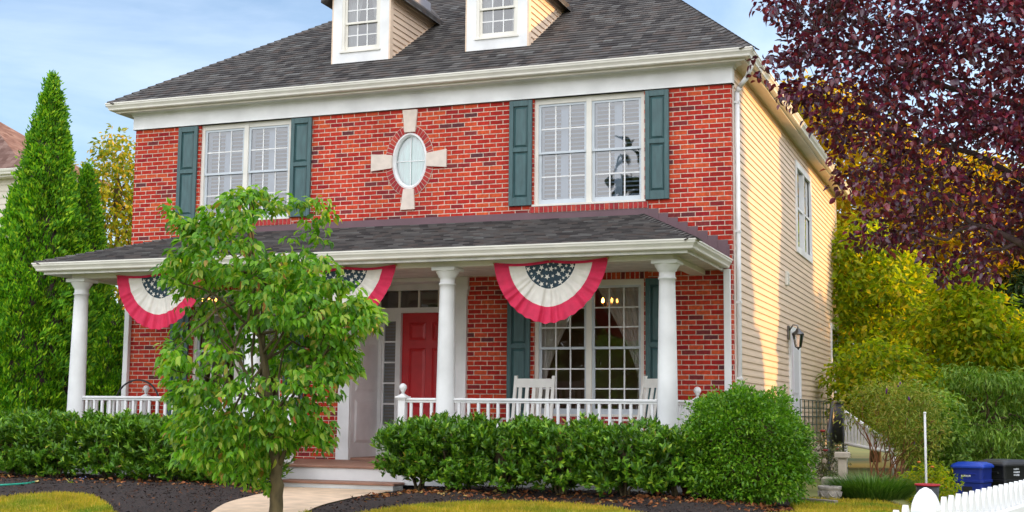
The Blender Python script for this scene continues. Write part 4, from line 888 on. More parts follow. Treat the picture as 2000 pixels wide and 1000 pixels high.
def crowntree(name, label, cat, poly, depth, thick, n, per, L, Wd, m, trunk=None, gap=.3, down=.3, seed=1, spread=.35, group=None, bark=BARK, flat=.6, r0=.16, detail=0):
    P = np.array(poly, float); b = atD(trunk[0][0] if trunk else P[:, 0].mean(), P[:, 1].max(), depth); base = np.array([b[0], b[1], gz(b[0], b[1])])
    root = plant(name, label, cat, base, group); C = crown_points(poly, depth, thick, n, gap=gap, seed=seed); lf = Leaf()
    clump(lf, C, per, spread, L, Wd, down=down, flat=flat, detail=detail, fold=.15, droop=.2); tobase(lf, base).build('crown', m, root)
    tk = MB(); pts = [base-[0, 0, .1]]+[atD(x, y, depth) for x, y in (trunk or [(P[:, 0].mean(), P[:, 1].mean())])]; limb(tk, pts, r0, r0*.25, 8, .02)
    for i in range(14): bb = C[RNG.integers(len(C))]; a = pts[-1]+(pts[-2]-pts[-1])*RNG.uniform(0, .5); limb(tk, [a, (a+bb)/2+[0, 0, .1], bb], r0*.28, r0*.06, 6, .03)
    tobase(tk, base).build('trunk', bark, root); return root
BG = 'trees behind the house'
crowntree('tree', 'thin yellow green tree seen between the arborvitae and the brick corner', 'tree', [(145,345),(158,312),(178,305),(192,350),(205,275),(226,256),(248,275),(255,315),(275,310),(300,340),(310,800),(190,800),(165,520)], 31, 1.2, 900, 9, .15, .08, YGR, [(240, 700), (232, 480), (228, 330)], .35, .4, 21, .30, BG, r0=.09)
crowntree('tree', 'tall golden yellow tree seen through and behind the purple leaves', 'tree', [(1540,175),(1580,155),(1640,165),(1700,230),(1800,290),(1900,310),(1985,330),(2010,420),(2000,520),(1960,600),(1800,600),(1650,600),(1560,600),(1540,400)], 32, 2.2, 2100, 11, .20, .115, YEL, [(1800, 700), (1790, 520), (1800, 380)], .15, .3, 22, .42, BG, r0=.2)
crowntree('tree', 'yellow green maple with its forked trunk showing beyond the siding wall', 'tree', [(1560,480),(1640,440),(1690,430),(1750,470),(1800,500),(1830,560),(1820,640),(1760,690),(1690,700),(1640,720),(1560,720)], 29, 1.7, 760, 12, .17, .095, MAP, [(1706, 720), (1708, 650), (1700, 600)], .70, .35, 23, .30, BG, r0=.13)
crowntree('tree', 'bright lime green tree right of the forked maple, under the purple leaves', 'tree', [(1790,600),(1830,540),(1880,510),(1940,555),(1985,610),(2040,660),(2060,740),(2000,775),(1900,790),(1810,770),(1770,690)], 26.2, 1.3, 760, 12, .16, .09, MAP, [(1900, 770), (1905, 690), (1900, 640)], .70, .35, 29, .26, BG, r0=.10)
crowntree('tree', 'dark evergreen tree standing in the gap at the right edge', 'tree', [(1905,610),(1945,540),(1985,500),(2030,520),(2060,800),(1930,820)], 31, 1.6, 700, 11, .22, .07, DGR, [(2010, 700), (2010, 500)], 0, .4, 24, .4, BG, r0=.2)
crowntree('tree', 'small tree with drooping narrow grey green leaves behind the bins', 'tree', [(1825,745),(1860,715),(1920,720),(1990,735),(2080,720),(2120,900),(1990,915),(1915,925),(1870,870),(1840,810)], 24, 1.2, 620, 14, .15, .035, WIL, [(1935, 890), (1930, 810)], .2, .9, 25, .30, None, r0=.10, detail=0)
crowntree('shrub', 'mid green leafy shrub below the forked maple', 'shrub', [(1625,730),(1660,680),(1700,660),(1760,675),(1800,715),(1830,760),(1840,830),(1760,850),(1640,840)], 24.6, .9, 560, 11, .13, .07, MAP, [(1740, 800), (1735, 760)], .1, .4, 26, .28, None, r0=.05)
crowntree('shrub', 'lush green shrub behind the thin white pole', 'shrub', [(1770,800),(1800,755),(1850,770),(1870,830),(1870,900),(1840,925),(1780,920),(1765,860)], 21, .6, 360, 12, .10, .05, WIL, [(1815, 880), (1815, 820)], .1, .3, 27, .2, None, r0=.03)
crowntree('shrub', 'dark low shrub filling the ground behind the two bins', 'shrub', [(1850,880),(1900,850),(1990,850),(2100,860),(2120,990),(1850,980)], 25, .8, 360, 12, .12, .06, DGR, [(1950, 940), (1950, 900)], 0, .3, 28, .26, None, r0=.04)
# distant woods close the view behind everything
P = [(1500,760),(1560,640),(1700,600),(1850,620),(2000,560),(2300,540),(2300,830),(1500,830)]
lf = Leaf(); C = crown_points(P, 62, 4, 1500, gap=0, seed=31); clump(lf, C, 10, .9, .55, .34, down=.2, detail=0)
P2 = [(-200,780),(-100,700),(60,690),(180,700),(300,690),(300,815),(-200,815)]; C2 = crown_points(P2, 62, 4, 800, gap=0, seed=32); clump(lf, C2, 10, .9, .55, .34, down=.2, detail=0)
o = lf.build('distant_woods', DGR); tag(o, kind='stuff')

# the woods across the street behind the photographer, seen only mirrored in the window panes
lf = Leaf(); n = 1000; C = np.stack([RNG.uniform(-46, -9, n), RNG.uniform(-54, -44, n), RNG.random(n)**1.0*13.0], 1); C[:, 2] *= .70+.30*np.sin(C[:, 0]*.35)+.12*np.sin(C[:, 0]*.9); clump(lf, C, 12, 1.2, .95, .7, down=.2, detail=0)
o = lf.build('woods_across_the_street', DGR); tag(o, kind='stuff')
# butterfly bush: bare reddish stems, narrow leaves, a few purple flower spikes
P = [(1638,805),(1660,770),(1700,748),(1760,745),(1815,765),(1838,800),(1838,850),(1800,895),(1760,890),(1725,850),(1690,818),(1662,835)]
b = atD(1730, 930, 19.5); base = np.array([b[0], b[1], gz(b[0], b[1])]); bb = plant('butterfly_bush', 'straggly olive green butterfly bush with reddish bare stems in front of the white fence', 'bush', base)
C = crown_points(P, 19.5, .55, 520, gap=.45, seed=33); lf = Leaf(); clump(lf, C, 9, .14, .085, .022, down=.1, detail=0, flat=.9); tobase(lf, base).build('leaves', BUD, bb)
t = MB()
for k in range(24): q = C[RNG.integers(len(C))]; a = base+[RNG.uniform(-.25, .25), RNG.uniform(-.2, .2), -.02]; limb(t, [a, a*.45+q*.55+[0, 0, .1], q], .012, .004, 5, .02)
tobase(t, base).build('stems', mat('red_stem', (.26, .11, .05), .8, .3, 8), bb)
for k in range(6):
    q = C[RNG.integers(len(C))]-base; f = MB(); d = np.array([RNG.uniform(-.5, .5), RNG.uniform(-.5, .3), RNG.uniform(.3, .9)]); f.tube([q, q+d*.04, q+d*.09, q+d*.12], [.008, .016, .012, .003], 7); f.build('flower_spike', mat('purple_flower', (.16, .035, .26), .7, .3, 30), bb)
# ornamental grass clump
b = atZ(1700, 985, -.02); base = np.array([b[0], b[1]+.2, gz(b[0], b[1]+.2)]); og = plant('ornamental_grass', 'low clump of arching green grass between the stone urn and the picket fence', 'grass clump', base)
n = 2600; th = RNG.uniform(0, 6.28, n); rr_ = RNG.random(n)**.6*.42; C = np.stack([np.cos(th)*rr_, np.sin(th)*rr_*.7, 0*th], 1); D = np.stack([np.cos(th)*.5, np.sin(th)*.5, np.ones(n)], 1)+RNG.normal(size=(n, 3))*.22
lf = Leaf(); lf.leaves(C, D, np.stack([-np.cos(th), -np.sin(th), .4+0*th], 1), RNG.uniform(.22, .40, n), .012, detail=1, fold=.1, droop=.35); lf.build('blades', leaf_mat('grass_blade', [(0, (.05, .13, .014)), (.6, (.085, .19, .02)), (1, (.15, .25, .04))], .35), og)
# low flowering shrub and bucket in front
b = atD(1818, 962, 17.0); base = np.array([b[0], b[1], gz(b[0], b[1])]); fs = plant('flowering_plant', 'low leafy plant with a few orange blooms behind the fence post', 'plant', base)
C = crown_points([(1768,930),(1790,912),(1830,905),(1862,930),(1868,975),(1850,1000),(1775,1000)], 17.0, .32, 220, gap=.1, seed=35); lf = Leaf(); clump(lf, C, 9, .10, .06, .03, detail=0); tobase(lf, base).build('leaves', MAP, fs)
t = MB()
for k in range(16): q = C[RNG.integers(len(C))]; limb(t, [base, (base+q)/2, q], .008, .003, 5, .01)
tobase(t, base).build('stems', BARK, fs)
for k in range(6):
    q = C[RNG.integers(len(C))]-base+[0, -.1, .04]; f = MB(); f.lathe([(.002, 0), (.02, .008), (.026, .02), (.016, .03), (.002, .032)], *q, 8); f.build('bloom', mat('orange_bloom', (.55, .16, .02), .6, .2, 30), fs)
# sedum-like plant with red heads beside the bush
b = atD(1612, 935, 17.6); base = np.array([b[0], b[1], gz(b[0], b[1])]); rp = plant('red_flower_plant', 'tall thin plant with dark red flower heads right of the round bush', 'plant', base)
C = crown_points([(1590,860),(1605,835),(1625,845),(1650,880),(1648,930),(1600,940),(1588,900)], 17.6, .22, 110, gap=.2, seed=36); lf = Leaf(); clump(lf, C, 7, .07, .055, .022, detail=0); tobase(lf, base).build('leaves', leaf_mat('sedum_leaf', [(0, (.06, .07, .03)), (.6, (.10, .12, .04)), (1, (.20, .20, .05))], .3), rp)
t = MB()
for k in range(14): q = C[RNG.integers(len(C))]; limb(t, [base, (base+q)/2, q], .006, .003, 5, .008)
tobase(t, base).build('stems', BARK, rp)
for px, py in ((1607, 842), (1612, 880), (1637, 878), (1600, 862)):
    q = atD(px, py, 17.6)-base; f = MB(); f.lathe([(.003, -.015), (.03, -.006), (.042, .006), (.03, .016), (.004, .02)], *q, 10); f.build('flower_head', mat('dark_red_bloom', (.30, .03, .025), .8, .4, 60, bump=.6), rp)
# two tiny flowering seedlings in the mulch
for px, py, c_, lab in ((141, 947, (.5, .5, .1), 'tiny yellow green seedling in the mulch by the hose'), (159, 943, (.25, .28, .6), 'tiny seedling with pale blue blooms in the mulch')):
    b = atZ(px, py, .07); base = np.array([b[0], b[1], b[2]-.02]); s_ = plant('seedling', lab, 'seedling', base); lf = Leaf(); n = 26; d = sphere_dirs(n); d[:, 2] = abs(d[:, 2])
    lf.leaves(d*.02, d, RNG.normal(size=(n, 3)), .06, .03, detail=0); lf.build('leaves', MAP, s_)
    f = MB()
    for k in range(5): f.lathe([(.002, 0), (.012, .004), (.002, .01)], RNG.uniform(-.05, .05), RNG.uniform(-.05, .05), .05+.01*k, 8)
    f.build('blooms', mat('seedling_bloom', c_, .6, .1, 9), s_)

# ------------------------------------------------------------------ mulch beds, walk, lawn
def Zp(px, py, z=.05): q = atZ(px, py, z); return (q[0], q[1])
LBED = [(-13.5,-1.2), (-13.5,-4.2), Zp(-60,956), Zp(0,966), Zp(70,963), Zp(130,962), Zp(180,966), Zp(212,977), Zp(240,992), Zp(285,1004), Zp(395,1003,0), Zp(440,988,0), Zp(500,972,0), Zp(547,965,0), (-5.61,-2.2), (-5.61,-1.2)]
RBED = [(-3.89,-1.2), (-3.88,-2.33), Zp(742,966,.02), Zp(690,974,.02), Zp(640,986,.02), Zp(598,997,.02), Zp(640,1001), Zp(760,990), Zp(880,981), Zp(1000,978), Zp(1120,983), Zp(1200,991), Zp(1260,1004), (.2,-5.2), (1.0,-4.6), Zp(1560,998), Zp(1545,985), (1.1,-1.6), (1.0,-.6), (-.2,-.4)]
WALK = [(-5.62,-2.30), (-3.87,-2.30), Zp(742,966,.02), Zp(690,974,.02), Zp(640,986,.02), Zp(598,997,.02), (-3.1,-6.8), (-2.6,-9), (-3.6,-9), (-4.0,-7.0), Zp(395,1003,0), Zp(440,988,0), Zp(500,972,0), Zp(547,965,0)]
MUL = None
m, t, p, o = newmat('mulch'); tc = N(t, 'ShaderNodeTexCoord'); n1 = N(t, 'ShaderNodeTexNoise'); n1.inputs['Scale'].default_value = 55; n1.inputs['Detail'].default_value = 6; t.links.new(tc.outputs['Object'], n1.inputs[0])
t.links.new(ramp(t, n1.outputs['Fac'], [(.3, (.008, .006, .006)), (.5, (.024, .015, .013)), (.68, (.075, .038, .024))]), p.inputs['Base Color']); p.inputs['Roughness'].default_value = .9
bn = N(t, 'ShaderNodeBump'); bn.inputs['Strength'].default_value = 1; bn.inputs['Distance'].default_value = .02; t.links.new(n1.outputs['Fac'], bn.inputs['Height']); t.links.new(bn.outputs[0], p.inputs['Normal']); MUL = m
def bed_h(P, x, y):
    d = edge_dist(P, x, y); return .075*sstep(0, .9, d)+.012*np.sin(x*7.1)*np.sin(y*6.3+x)*sstep(0, .3, d)
def sheet(name, P, m, h, step=.06, off=.006):
    """a sheet over the ground cut to the outline P: triangulated as a fan-free grid plus an exact rim"""
    P = np.array(P); xs = np.arange(P[:, 0].min(), P[:, 0].max(), step); ys = np.arange(P[:, 1].min(), P[:, 1].max(), step)
    X, Y = np.meshgrid(xs, ys); x, y = X.ravel(), Y.ravel(); ins = inpoly(P, x, y); d = edge_dist(P, x, y)
    # pull points lying just outside on to the rim
    xi, yi = x.copy(), y.copy(); near = (~ins) & (d < step*1.5)
    for k in np.where(near)[0]:
        best = None
        for i in range(len(P)):
            a, b = P[i-1], P[i]; ab = b-a; tt = min(1, max(0, ((x[k]-a[0])*ab[0]+(y[k]-a[1])*ab[1])/(ab@ab+1e-9))); q = a+ab*tt; dd = np.hypot(*(q-[x[k], y[k]]))
            if best is None or dd < best[0]: best = (dd, q)
        xi[k], yi[k] = best[1]
    ok = ins | near; hh = np.where(ins, h(P, xi, yi), 0) if h else 0*xi
    V = np.stack([xi, yi, ground(xi, yi)+off+hh], 1); nx = len(xs); i0 = (np.arange(len(ys)-1)[:, None]*nx+np.arange(nx-1)[None]).ravel(); Q = i0[:, None]+[0, 1, nx+1, nx]
    Q = Q[ok[Q].all(1) & ins[Q].any(1)]
    o = link(name, np_mesh(name, V, [Q]), m); tag(o, kind='structure'); o.data.polygons.foreach_set('use_smooth', [True]*len(Q)); return o
sheet('mulch_bed', LBED, MUL, bed_h); sheet('mulch_bed', RBED, MUL, bed_h)
sheet('walkway', WALK, mat('walk_concrete', (.74, .54, .37), .9, .22, 5, bump=.3, bscale=80), None, .07, .018)
def bedz(x, y):
    x, y = np.atleast_1d(x), np.atleast_1d(y); z = ground(x, y)+.006
    for P in (LBED, RBED): z = z+np.where(inpoly(P, x, y), bed_h(np.array(P), x, y), 0)
    return z
# bark chips and dry leaves
lf = Leaf(); n = 16000; x = RNG.uniform(-12, 1.3, n); y = RNG.uniform(-6.4, -1.9, n); i = inpoly(LBED, x, y) | inpoly(RBED, x, y); x, y = x[i], y[i]; n = len(x)
C = np.stack([x, y, bedz(x, y)+.004], 1); D = RNG.normal(size=(n, 3))*[1, 1, .35]; lf.leaves(C, D, RNG.normal(size=(n, 3))*.5+[0, 0, 1], RNG.uniform(.02, .065, n), RNG.uniform(.008, .02, n), detail=0, fold=.1, droop=.0)
o = lf.build('mulch_chips', leaf_mat('bark_chip', [(0, (.008, .006, .006)), (.5, (.022, .014, .012)), (.82, (.06, .030, .020)), (1, (.22, .10, .05))], .0, .85, .2)); tag(o, kind='stuff')
lf = Leaf(); n = 2600; x = RNG.uniform(-12, 1.3, n); y = np.where(RNG.random(n) < .72, RNG.normal(-3.35, .28, n), RNG.uniform(-6, -2.2, n)); keep = (y < -2.1) & ((x > -3.4) | (RNG.random(n) < .30)) & ((y > -3.9) | (RNG.random(n) < .25)); x, y = x[keep], y[keep]; i = inpoly(LBED, x, y) | inpoly(RBED, x, y); x, y = x[i], y[i]; n = len(x)
C = np.stack([x, y, bedz(x, y)+.012], 1); lf.leaves(C, RNG.normal(size=(n, 3))*[1, 1, .3], RNG.normal(size=(n, 3))*.6+[0, 0, 1], RNG.uniform(.04, .085, n), RNG.uniform(.02, .04, n), detail=1, fold=.3, droop=.3)
o = lf.build('fallen_leaves', leaf_mat('dry_leaf', [(0, (.16, .05, .02)), (.5, (.30, .10, .035)), (.85, (.45, .19, .07)), (1, (.40, .30, .09))], .2, .7, .3)); tag(o, kind='stuff')
# grass
n = 420000; x = RNG.uniform(-12, 3.4, n); y = RNG.uniform(-8.2, -1.4, n); P = np.stack([x, y, ground(x, y)], 1)-CAM; zz = P@AF; u = 1000+FPX*(P@AR)/zz; v = 500-FPX*(P@AU)/zz
i = (v < 1035) & (u > -40) & (u < 2040) & ~inpoly(LBED, x, y) & ~inpoly(RBED, x, y) & ~inpoly(WALK, x, y) & (y < -1.5-2.2*(x < .6)); x, y = x[i], y[i]; n = len(x)
lf = Leaf(); D = RNG.normal(size=(n, 3))*.42+[0, 0, 1]; lf.leaves(np.stack([x, y, ground(x, y)-.004], 1), D, RNG.normal(size=(n, 3))*[1, 1, .2], RNG.uniform(.035, .075, n), RNG.uniform(.006, .011, n), detail=0, fold=.1, droop=.25)
GRS = leaf_mat('lawn_blade', [(0, (.42, .40, .025)), (.5, (.64, .50, .04)), (.8, (.76, .54, .07)), (1, (.72, .50, .13))], .35, .6, .25, patch=[(0, (.16, .30, .02)), (.5, (.28, .40, .03)), (.85, (.42, .46, .06)), (1, (.60, .50, .12))])
o = lf.build('grass', GRS); tag(o, kind='stuff')
# green garden hose end
hp = [atZ(-30, 951, .09), atZ(20, 948, .09), atZ(50, 946, .09), atZ(68, 943, .10)]
b = hp[1]; hz = thing('garden_hose', 'teal green garden hose lying on the mulch at the left edge', 'hose', tuple(b))
mb = MB(); mb.tube([q-b+[0, 0, .01] for q in hp], .012, 8); mb.build('hose', mat('hose_green', (.03, .38, .26), .35, .1, 6), hz); mb = MB(); mb.tube([hp[3]-b+[0, 0, .01], hp[3]-b+[.05, .02, .02]], .017, 8); mb.build('nozzle', mat('brass_fitting', (.5, .38, .15), .3, .1, 5, metal=1), hz)

# ------------------------------------------------------------------ bunting on the porch beam
BR = mat('bunting_red', (.64, .018, .080), .75, .18, 9, bump=.2, bscale=70); BW = mat('bunting_white', (.74, .70, .64), .8, .12, 9, bump=.2, bscale=70); BB = mat('bunting_blue', (.022, .050, .072), .8, .2, 9)
def bunting(xc, label, seed):
    r = np.random.default_rng(seed); R = .765; H = .80; zt = 2.945; y0 = -1.875; root = thing('bunting', label, 'bunting', (xc, y0, zt), 0, 'flag buntings hung on the porch beam')
    NT, NR = 132, 26; bands = {'red_band': ([.735, 1.0], BR), 'white_band': ([.445, .735], BW), 'star_field': ([0.0, .445], BB)}; ph = r.random(5)*6.28
    tilt = [.0, .0, .0]
    def pos(t, q):
        """t 0..pi from the right top corner round to the left, q 0..1 outward"""
        c, s_ = math.cos(t), math.sin(t); e = 1-.055*abs(math.sin(2*t))
        x = R*q*c*e; z = -H*q*s_*e
        sag = -.030*math.sin(math.pi*abs(c)*q)*(1 if abs(c)*q < 1 else 0)*(1-s_*.7); z += sag+.012*c*q
        w = (q**1.4)*(math.sin(t*30+ph[0]+1.4*math.sin(t*5+ph[1]))*.022+math.sin(t*17+ph[2])*.014+math.sin(t*46+2*math.sin(t*7+ph[4]))*.013*q)*(.25+.75*s_)
        fl = .06*q*q*s_
        return (x+w*.3, -fl-w-.004*seed*0, z+.008*math.sin(t*34+ph[3])*q**6*s_)
    for nm, ((q0, q1), m_) in bands.items():
        vs = [pos(math.pi*i/NT, q0+(q1-q0)*k/NR) for k in range(NR+1) for i in range(NT+1)]
        mb = MB().add(vs, [[k*(NT+1)+i, (k+1)*(NT+1)+i, (k+1)*(NT+1)+i+1, k*(NT+1)+i+1] for k in range(NR) for i in range(NT)], 0, True)
        if nm == 'star_field':
            for (a, q, sz) in [(.16,.40,.034),(.40,.39,.022),(.62,.40,.034),(.84,.38,.020),(1.06,.40,.034),(1.28,.36,.02),(1.5,.405,.036),(1.72,.37,.02),(1.95,.40,.034),(2.18,.38,.022),(2.42,.40,.034),(2.66,.38,.02),(2.92,.40,.034),
                               (.22,.30,.02),(.55,.28,.034),(.95,.27,.036),(1.35,.25,.02),(1.75,.26,.036),(2.1,.28,.022),(2.45,.27,.036),(2.85,.30,.022),(.3,.19,.034),(.85,.16,.02),(1.4,.13,.036),(2.0,.15,.022),(2.6,.18,.034),(.35,.07,.018),(2.2,.06,.018)]:
                p0 = np.array(pos(a, q)); rot = r.uniform(0, 1.2); P_ = []
                for k in range(10): rr2 = sz*(1 if k % 2 == 0 else .42)*1.12; P_.append((p0[0]+rr2*math.sin(rot+k*math.pi/5), p0[1]-.006, p0[2]+rr2*math.cos(rot+k*math.pi/5)))
                mb.add(P_+[(p0[0], p0[1]-.007, p0[2])], [[k, (k+1) % 10, 10] for k in range(10)][::1], 1)
            mb.build(nm, [m_, BW], root)
        else: mb.build(nm, m_, root)
    # red heading tape along the top, with grommets
    tp = [pos(0, 1)]; tp = [pos(0, q) for q in np.linspace(1, 0, 14)]+[pos(math.pi, q) for q in np.linspace(0, 1, 14)[1:]]
    mb = MB(); vs = [(x, y-.008, z+.014) for x, y, z in tp]+[(x, y-.010, z-.020) for x, y, z in tp]; n_ = len(tp); mb.add(vs, [[i, i+1, n_+i+1, n_+i][::-1] for i in range(n_-1)]); mb.build('heading_tape', BR, root)
    for i in (0, n_//2, n_-1):
        g = MB(); x, y, z = tp[i]; g.tube([(x, y-.018, z+.004), (x, y+.02, z+.004)], .011, 8); g.build('grommet', mat('grommet_brass', (.5, .36, .12), .3, .1, 5, metal=1), root)
bunting(-1.965, 'red white and blue fan bunting with stars right of the round column by the door', 1)
bunting(-4.895, 'red white and blue fan bunting above the red front door, partly behind leaves', 2)
bunting(-7.83, 'red white and blue fan bunting left of the dogwood, by the left corner column', 3)

# ------------------------------------------------------------------ porch furniture
def rocking_chair(x, y, rz, label):
    root = thing('rocking_chair', label, 'chair', (x, y, ZF), rz, 'white rocking chairs on the porch'); w = .27
    bk = lambda z: .20+(z-.42)*.22          # the back leans away from the street
    for sx in (-1, 1):
        mb = MB(); P_ = [(bk(z)) for z in (.10, 1.22)]
        mb.prism([(P_[0]-.02, .08), (P_[0]+.02, .08), (P_[1]+.02, 1.22), (P_[1]-.02, 1.22)], sx*w-.021, sx*w+.021, axis='x'); mb.build('back_post', CHAIRW, root)
        mb = MB(); mb.bbox(sx*w-.02, sx*w+.02, -.27, -.23, .07, .62, .004); mb.build('leg', CHAIRW, root)
        mb = MB(); mb.bbox(sx*w-.045, sx*w+.035, -.33, bk(.62)-.005, .62, .645, .006); mb.build('armrest', CHAIRW, root)
        mb = MB(); arc = [(a, .012+.10*(a/.5)**2) for a in np.linspace(-.46, .56, 13)]; mb.prism(arc+[(a, z+.05) for a, z in arc[::-1]], sx*w-.018, sx*w+.018, axis='x'); mb.build('rocker', CHAIRW, root)
    mb = MB(); mb.prism([(bk(1.06)-.014, 1.06), (bk(1.06)+.014, 1.06), (bk(1.18)+.014, 1.18), (bk(1.18)-.014, 1.18)], -w+.02, w-.02, axis='x'); mb.build('crest_rail', CHAIRW, root)
    for k in range(5):
        xx = -w+.075+k*(2*w-.15)/4; mb = MB(); mb.prism([(bk(.44)-.008, .44), (bk(.44)+.008, .44), (bk(1.08)+.008, 1.08), (bk(1.08)-.008, 1.08)], xx-.024, xx+.024, axis='x'); mb.build('back_slat', CHAIRW, root)
    mb = MB()
    for k in range(6): mb.bbox(-w-.01, w+.01, -.29+k*.085, -.29+k*.085+.073, .40, .42, .004)
    mb.bbox(-w, w, -.262, -.24, .33, .40, .004); mb.build('seat', CHAIRW, root)
c = atY(1038, 760, -.75); rocking_chair(c[0], -.95, math.radians(2), 'white slatted rocking chair below the left half of the porch window')
c = atY(1279, 760, -.75); rocking_chair(c[0]-.15, -.95, math.radians(-30), 'white slatted rocking chair partly hidden behind the right corner column')
# black metal bench with an arched back at the left end
c = atY(254, 775, -.8); b = thing('porch_bench', 'black metal bench with a thin arched back behind the left railing', 'bench', (c[0], -.8, ZF))
mb = MB(); zt = atY(246, 742, -.62)[2]-ZF; arc = [(.40*math.cos(a), .18, zt-.36+.36*math.sin(a)) for a in np.linspace(-.15, math.pi+.15, 22)]; mb.tube([(arc[0][0], .16, .4)]+arc+[(arc[-1][0], .16, .4)], .014, 8); mb.build('back_hoop', BLACK, b)
mb = MB()
for k in range(7): mb.tube([(-.38, -.25+k*.07, .42), (.38, -.25+k*.07, .42)], .008, 6)
mb.tube([(-.39, -.26, .42), (-.39, .18, .42)], .012, 6); mb.tube([(.39, -.26, .42), (.39, .18, .42)], .012, 6); mb.build('seat', BLACK, b)
for sx in (-.39, .39):
    for yy in (-.25, .17): MB().tube([(sx, yy, 0), (sx, yy, .42)], .013, 8).build('leg', BLACK, b)
# lit chandeliers inside the two front rooms
BRASS = mat('old_brass', (.45, .28, .08), .3, .15, 6, metal=1); BULB = emit_mat('lit_bulb', (1.0, .42, .08), 14)
for (px, py), lab in (((1190, 590), 'lit brass chandelier inside the right porch window'), ((408, 588), 'lit brass chandelier inside the left porch window, behind the dogwood leaves')):
    q = atY(px, py, .85); r_ = thing('chandelier', lab, 'chandelier', (q[0], .85, q[2]))
    mb = MB(); mb.lathe([(.004, -.16), (.02, -.14), (.012, -.11), (.035, -.08), (.045, -.05), (.03, -.01), (.012, .02), (.012, .3)], n=14)
    for k in range(5): a = k*2*math.pi/5+.3; mb.tube([(.03*math.cos(a), .03*math.sin(a), -.05), (.07*math.cos(a), .07*math.sin(a), -.09), (.115*math.cos(a), .115*math.sin(a), -.05), (.115*math.cos(a), .115*math.sin(a), -.01)], .007, 6)
    mb.build('arms', BRASS, r_)
    for k in range(5): a = k*2*math.pi/5+.3; mb = MB(); mb.lathe([(.004, -.01), (.016, 0), (.020, .02), (.012, .042), (.002, .056)], .115*math.cos(a), .115*math.sin(a), 0, 10); mb.build('bulb', BULB, r_)
# wall lantern beside the side door
lt = thing('wall_lantern', 'wall lantern with a clear glass cage beside the side door', 'lantern', (.02, 4.60, 2.36))
mb = MB(); mb.bbox(0, .03, -.06, .06, -.08, .16, .01); mb.tube([(.03, 0, .08), (.09, 0, .17), (.16, 0, .16), (.17, 0, .10)], .014, 8); mb.build('bracket', mat('pewter', (.30, .29, .28), .3, .2, 6, metal=1), lt)
PW = mat('lantern_pewter', (.12, .12, .12), .35, .2, 6, metal=1); mb = MB(); mb.lathe([(.01, .11), (.03, .10), (.04, .075), (.085, .04), (.10, .015), (.10, .0), (.092, -.004)], .17, 0, 0, 12)
mb.build('roof_cap', PW, lt); mb = MB()
for k in range(6): a = k*math.pi/3; mb.tube([(.17+.09*math.cos(a), .09*math.sin(a), 0), (.17+.05*math.cos(a), .05*math.sin(a), -.20)], .006, 5)
mb.lathe([(.052, -.20), (.055, -.205), (.02, -.225), (.006, -.25)], .17, 0, 0, 12); mb.build('cage', PW, lt); mb = MB(); mb.lathe([(.086, -.002), (.048, -.20)], .17, 0, 0, 6, smooth=False); mb.build('glass', glass_mat('lantern_glass', refl=.25), lt)

# ------------------------------------------------------------------ side yard: steps, rail, trellis, white stair fence, stone things
b = thing('side_steps', 'concrete steps up to the side door with a solid black handrail', 'steps', (0.05, 5.0, -.05))
mb = MB(); mb.box(0, .70, -.35, 1.0, -.2, .55)
for k in range(3): mb.box(0, .70, -.65-.3*k, -.36-.3*k, -.2, .37-.18*k)
mb.build('flight', CONC, b); mb = MB(); bl = np.array([.05, 5.0, -.05])
h0, h1, h2 = atD(1616, 850, 18.6)-bl, atD(1627, 786, 20.6)-bl, atD(1646, 786, 21.6)-bl; l0, l1, l2 = atD(1622, 905, 18.6)-bl, atD(1629, 868, 20.6)-bl, atD(1646, 866, 21.6)-bl
mb.tube([h0, h1, h2], .024, 8); mb.tube([l0, l1, l2], .016, 6)
for a0, a1, c0, c1, n_ in ((h0, h1, l0, l1, 17), (h1, h2, l1, l2, 10)):
    for k in range(n_+1): f = k/n_; mb.tube([c0+(c1-c0)*f, a0+(a1-a0)*f], .012, 5)
for a0, c0 in ((h0, l0), (h2, l2)): mb.tube([np.array([c0[0], c0[1], -.2]), a0], .02, 6)
mb.build('handrail', BLACK, b)
t0, t1 = atX(1563, 780, .35), atX(1621, 780, .35)
b = thing('wire_trellis', 'dark green wire grid trellis standing against the beige siding', 'trellis', (.35, t0[1], .05)); mb = MB(); tl = t1[1]-t0[1]; zb2 = t0[2]-.05
for k in range(9): mb.tube([(0, k*tl/8, -.1), (0, k*tl/8, zb2)], .009, 5)
for k in range(9): mb.tube([(0, 0, zb2-k*.135), (0, tl, zb2-k*.135)], .008, 5)
mb.build('wire_grid', mat('green_wire', (.025, .05, .03), .5, .2, 5), b)
q0, q1, q2, q3 = atD(1649, 806, 23), atD(1748, 874, 22.4), atD(1745, 884, 22.4), atD(1650, 866, 23)
b = thing('white_stair_fence', 'white slatted fence with a sloping top behind the butterfly bush', 'fence', (q3[0], q3[1], gz(q3[0], q3[1])))
bb0 = np.array(b.location); nn_ = 15
for k in range(nn_):
    f0, f1 = k/nn_, (k+.82)/nn_; a0, a1 = q0+(q1-q0)*f0, q0+(q1-q0)*f1; c0, c1 = q3+(q2-q3)*f0, q3+(q2-q3)*f1; mb = MB(); th_ = np.array([.0, .03, 0])
    vs = [c0, c1, a1, a0]; mb.add([v-bb0 for v in vs]+[v-bb0+th_ for v in vs], [(0,1,2,3),(7,6,5,4),(0,4,5,1),(1,5,6,2),(2,6,7,3),(3,7,4,0)]); mb.build('slat', WHITE, b)
mb = MB(); mb.tube([q0-bb0+[0, -.02, .02], q1-bb0+[0, -.02, .02]], .035, 8); mb.tube([q3-bb0-[0, .02, 0], q2-bb0-[0, .02, 0]], .03, 8)
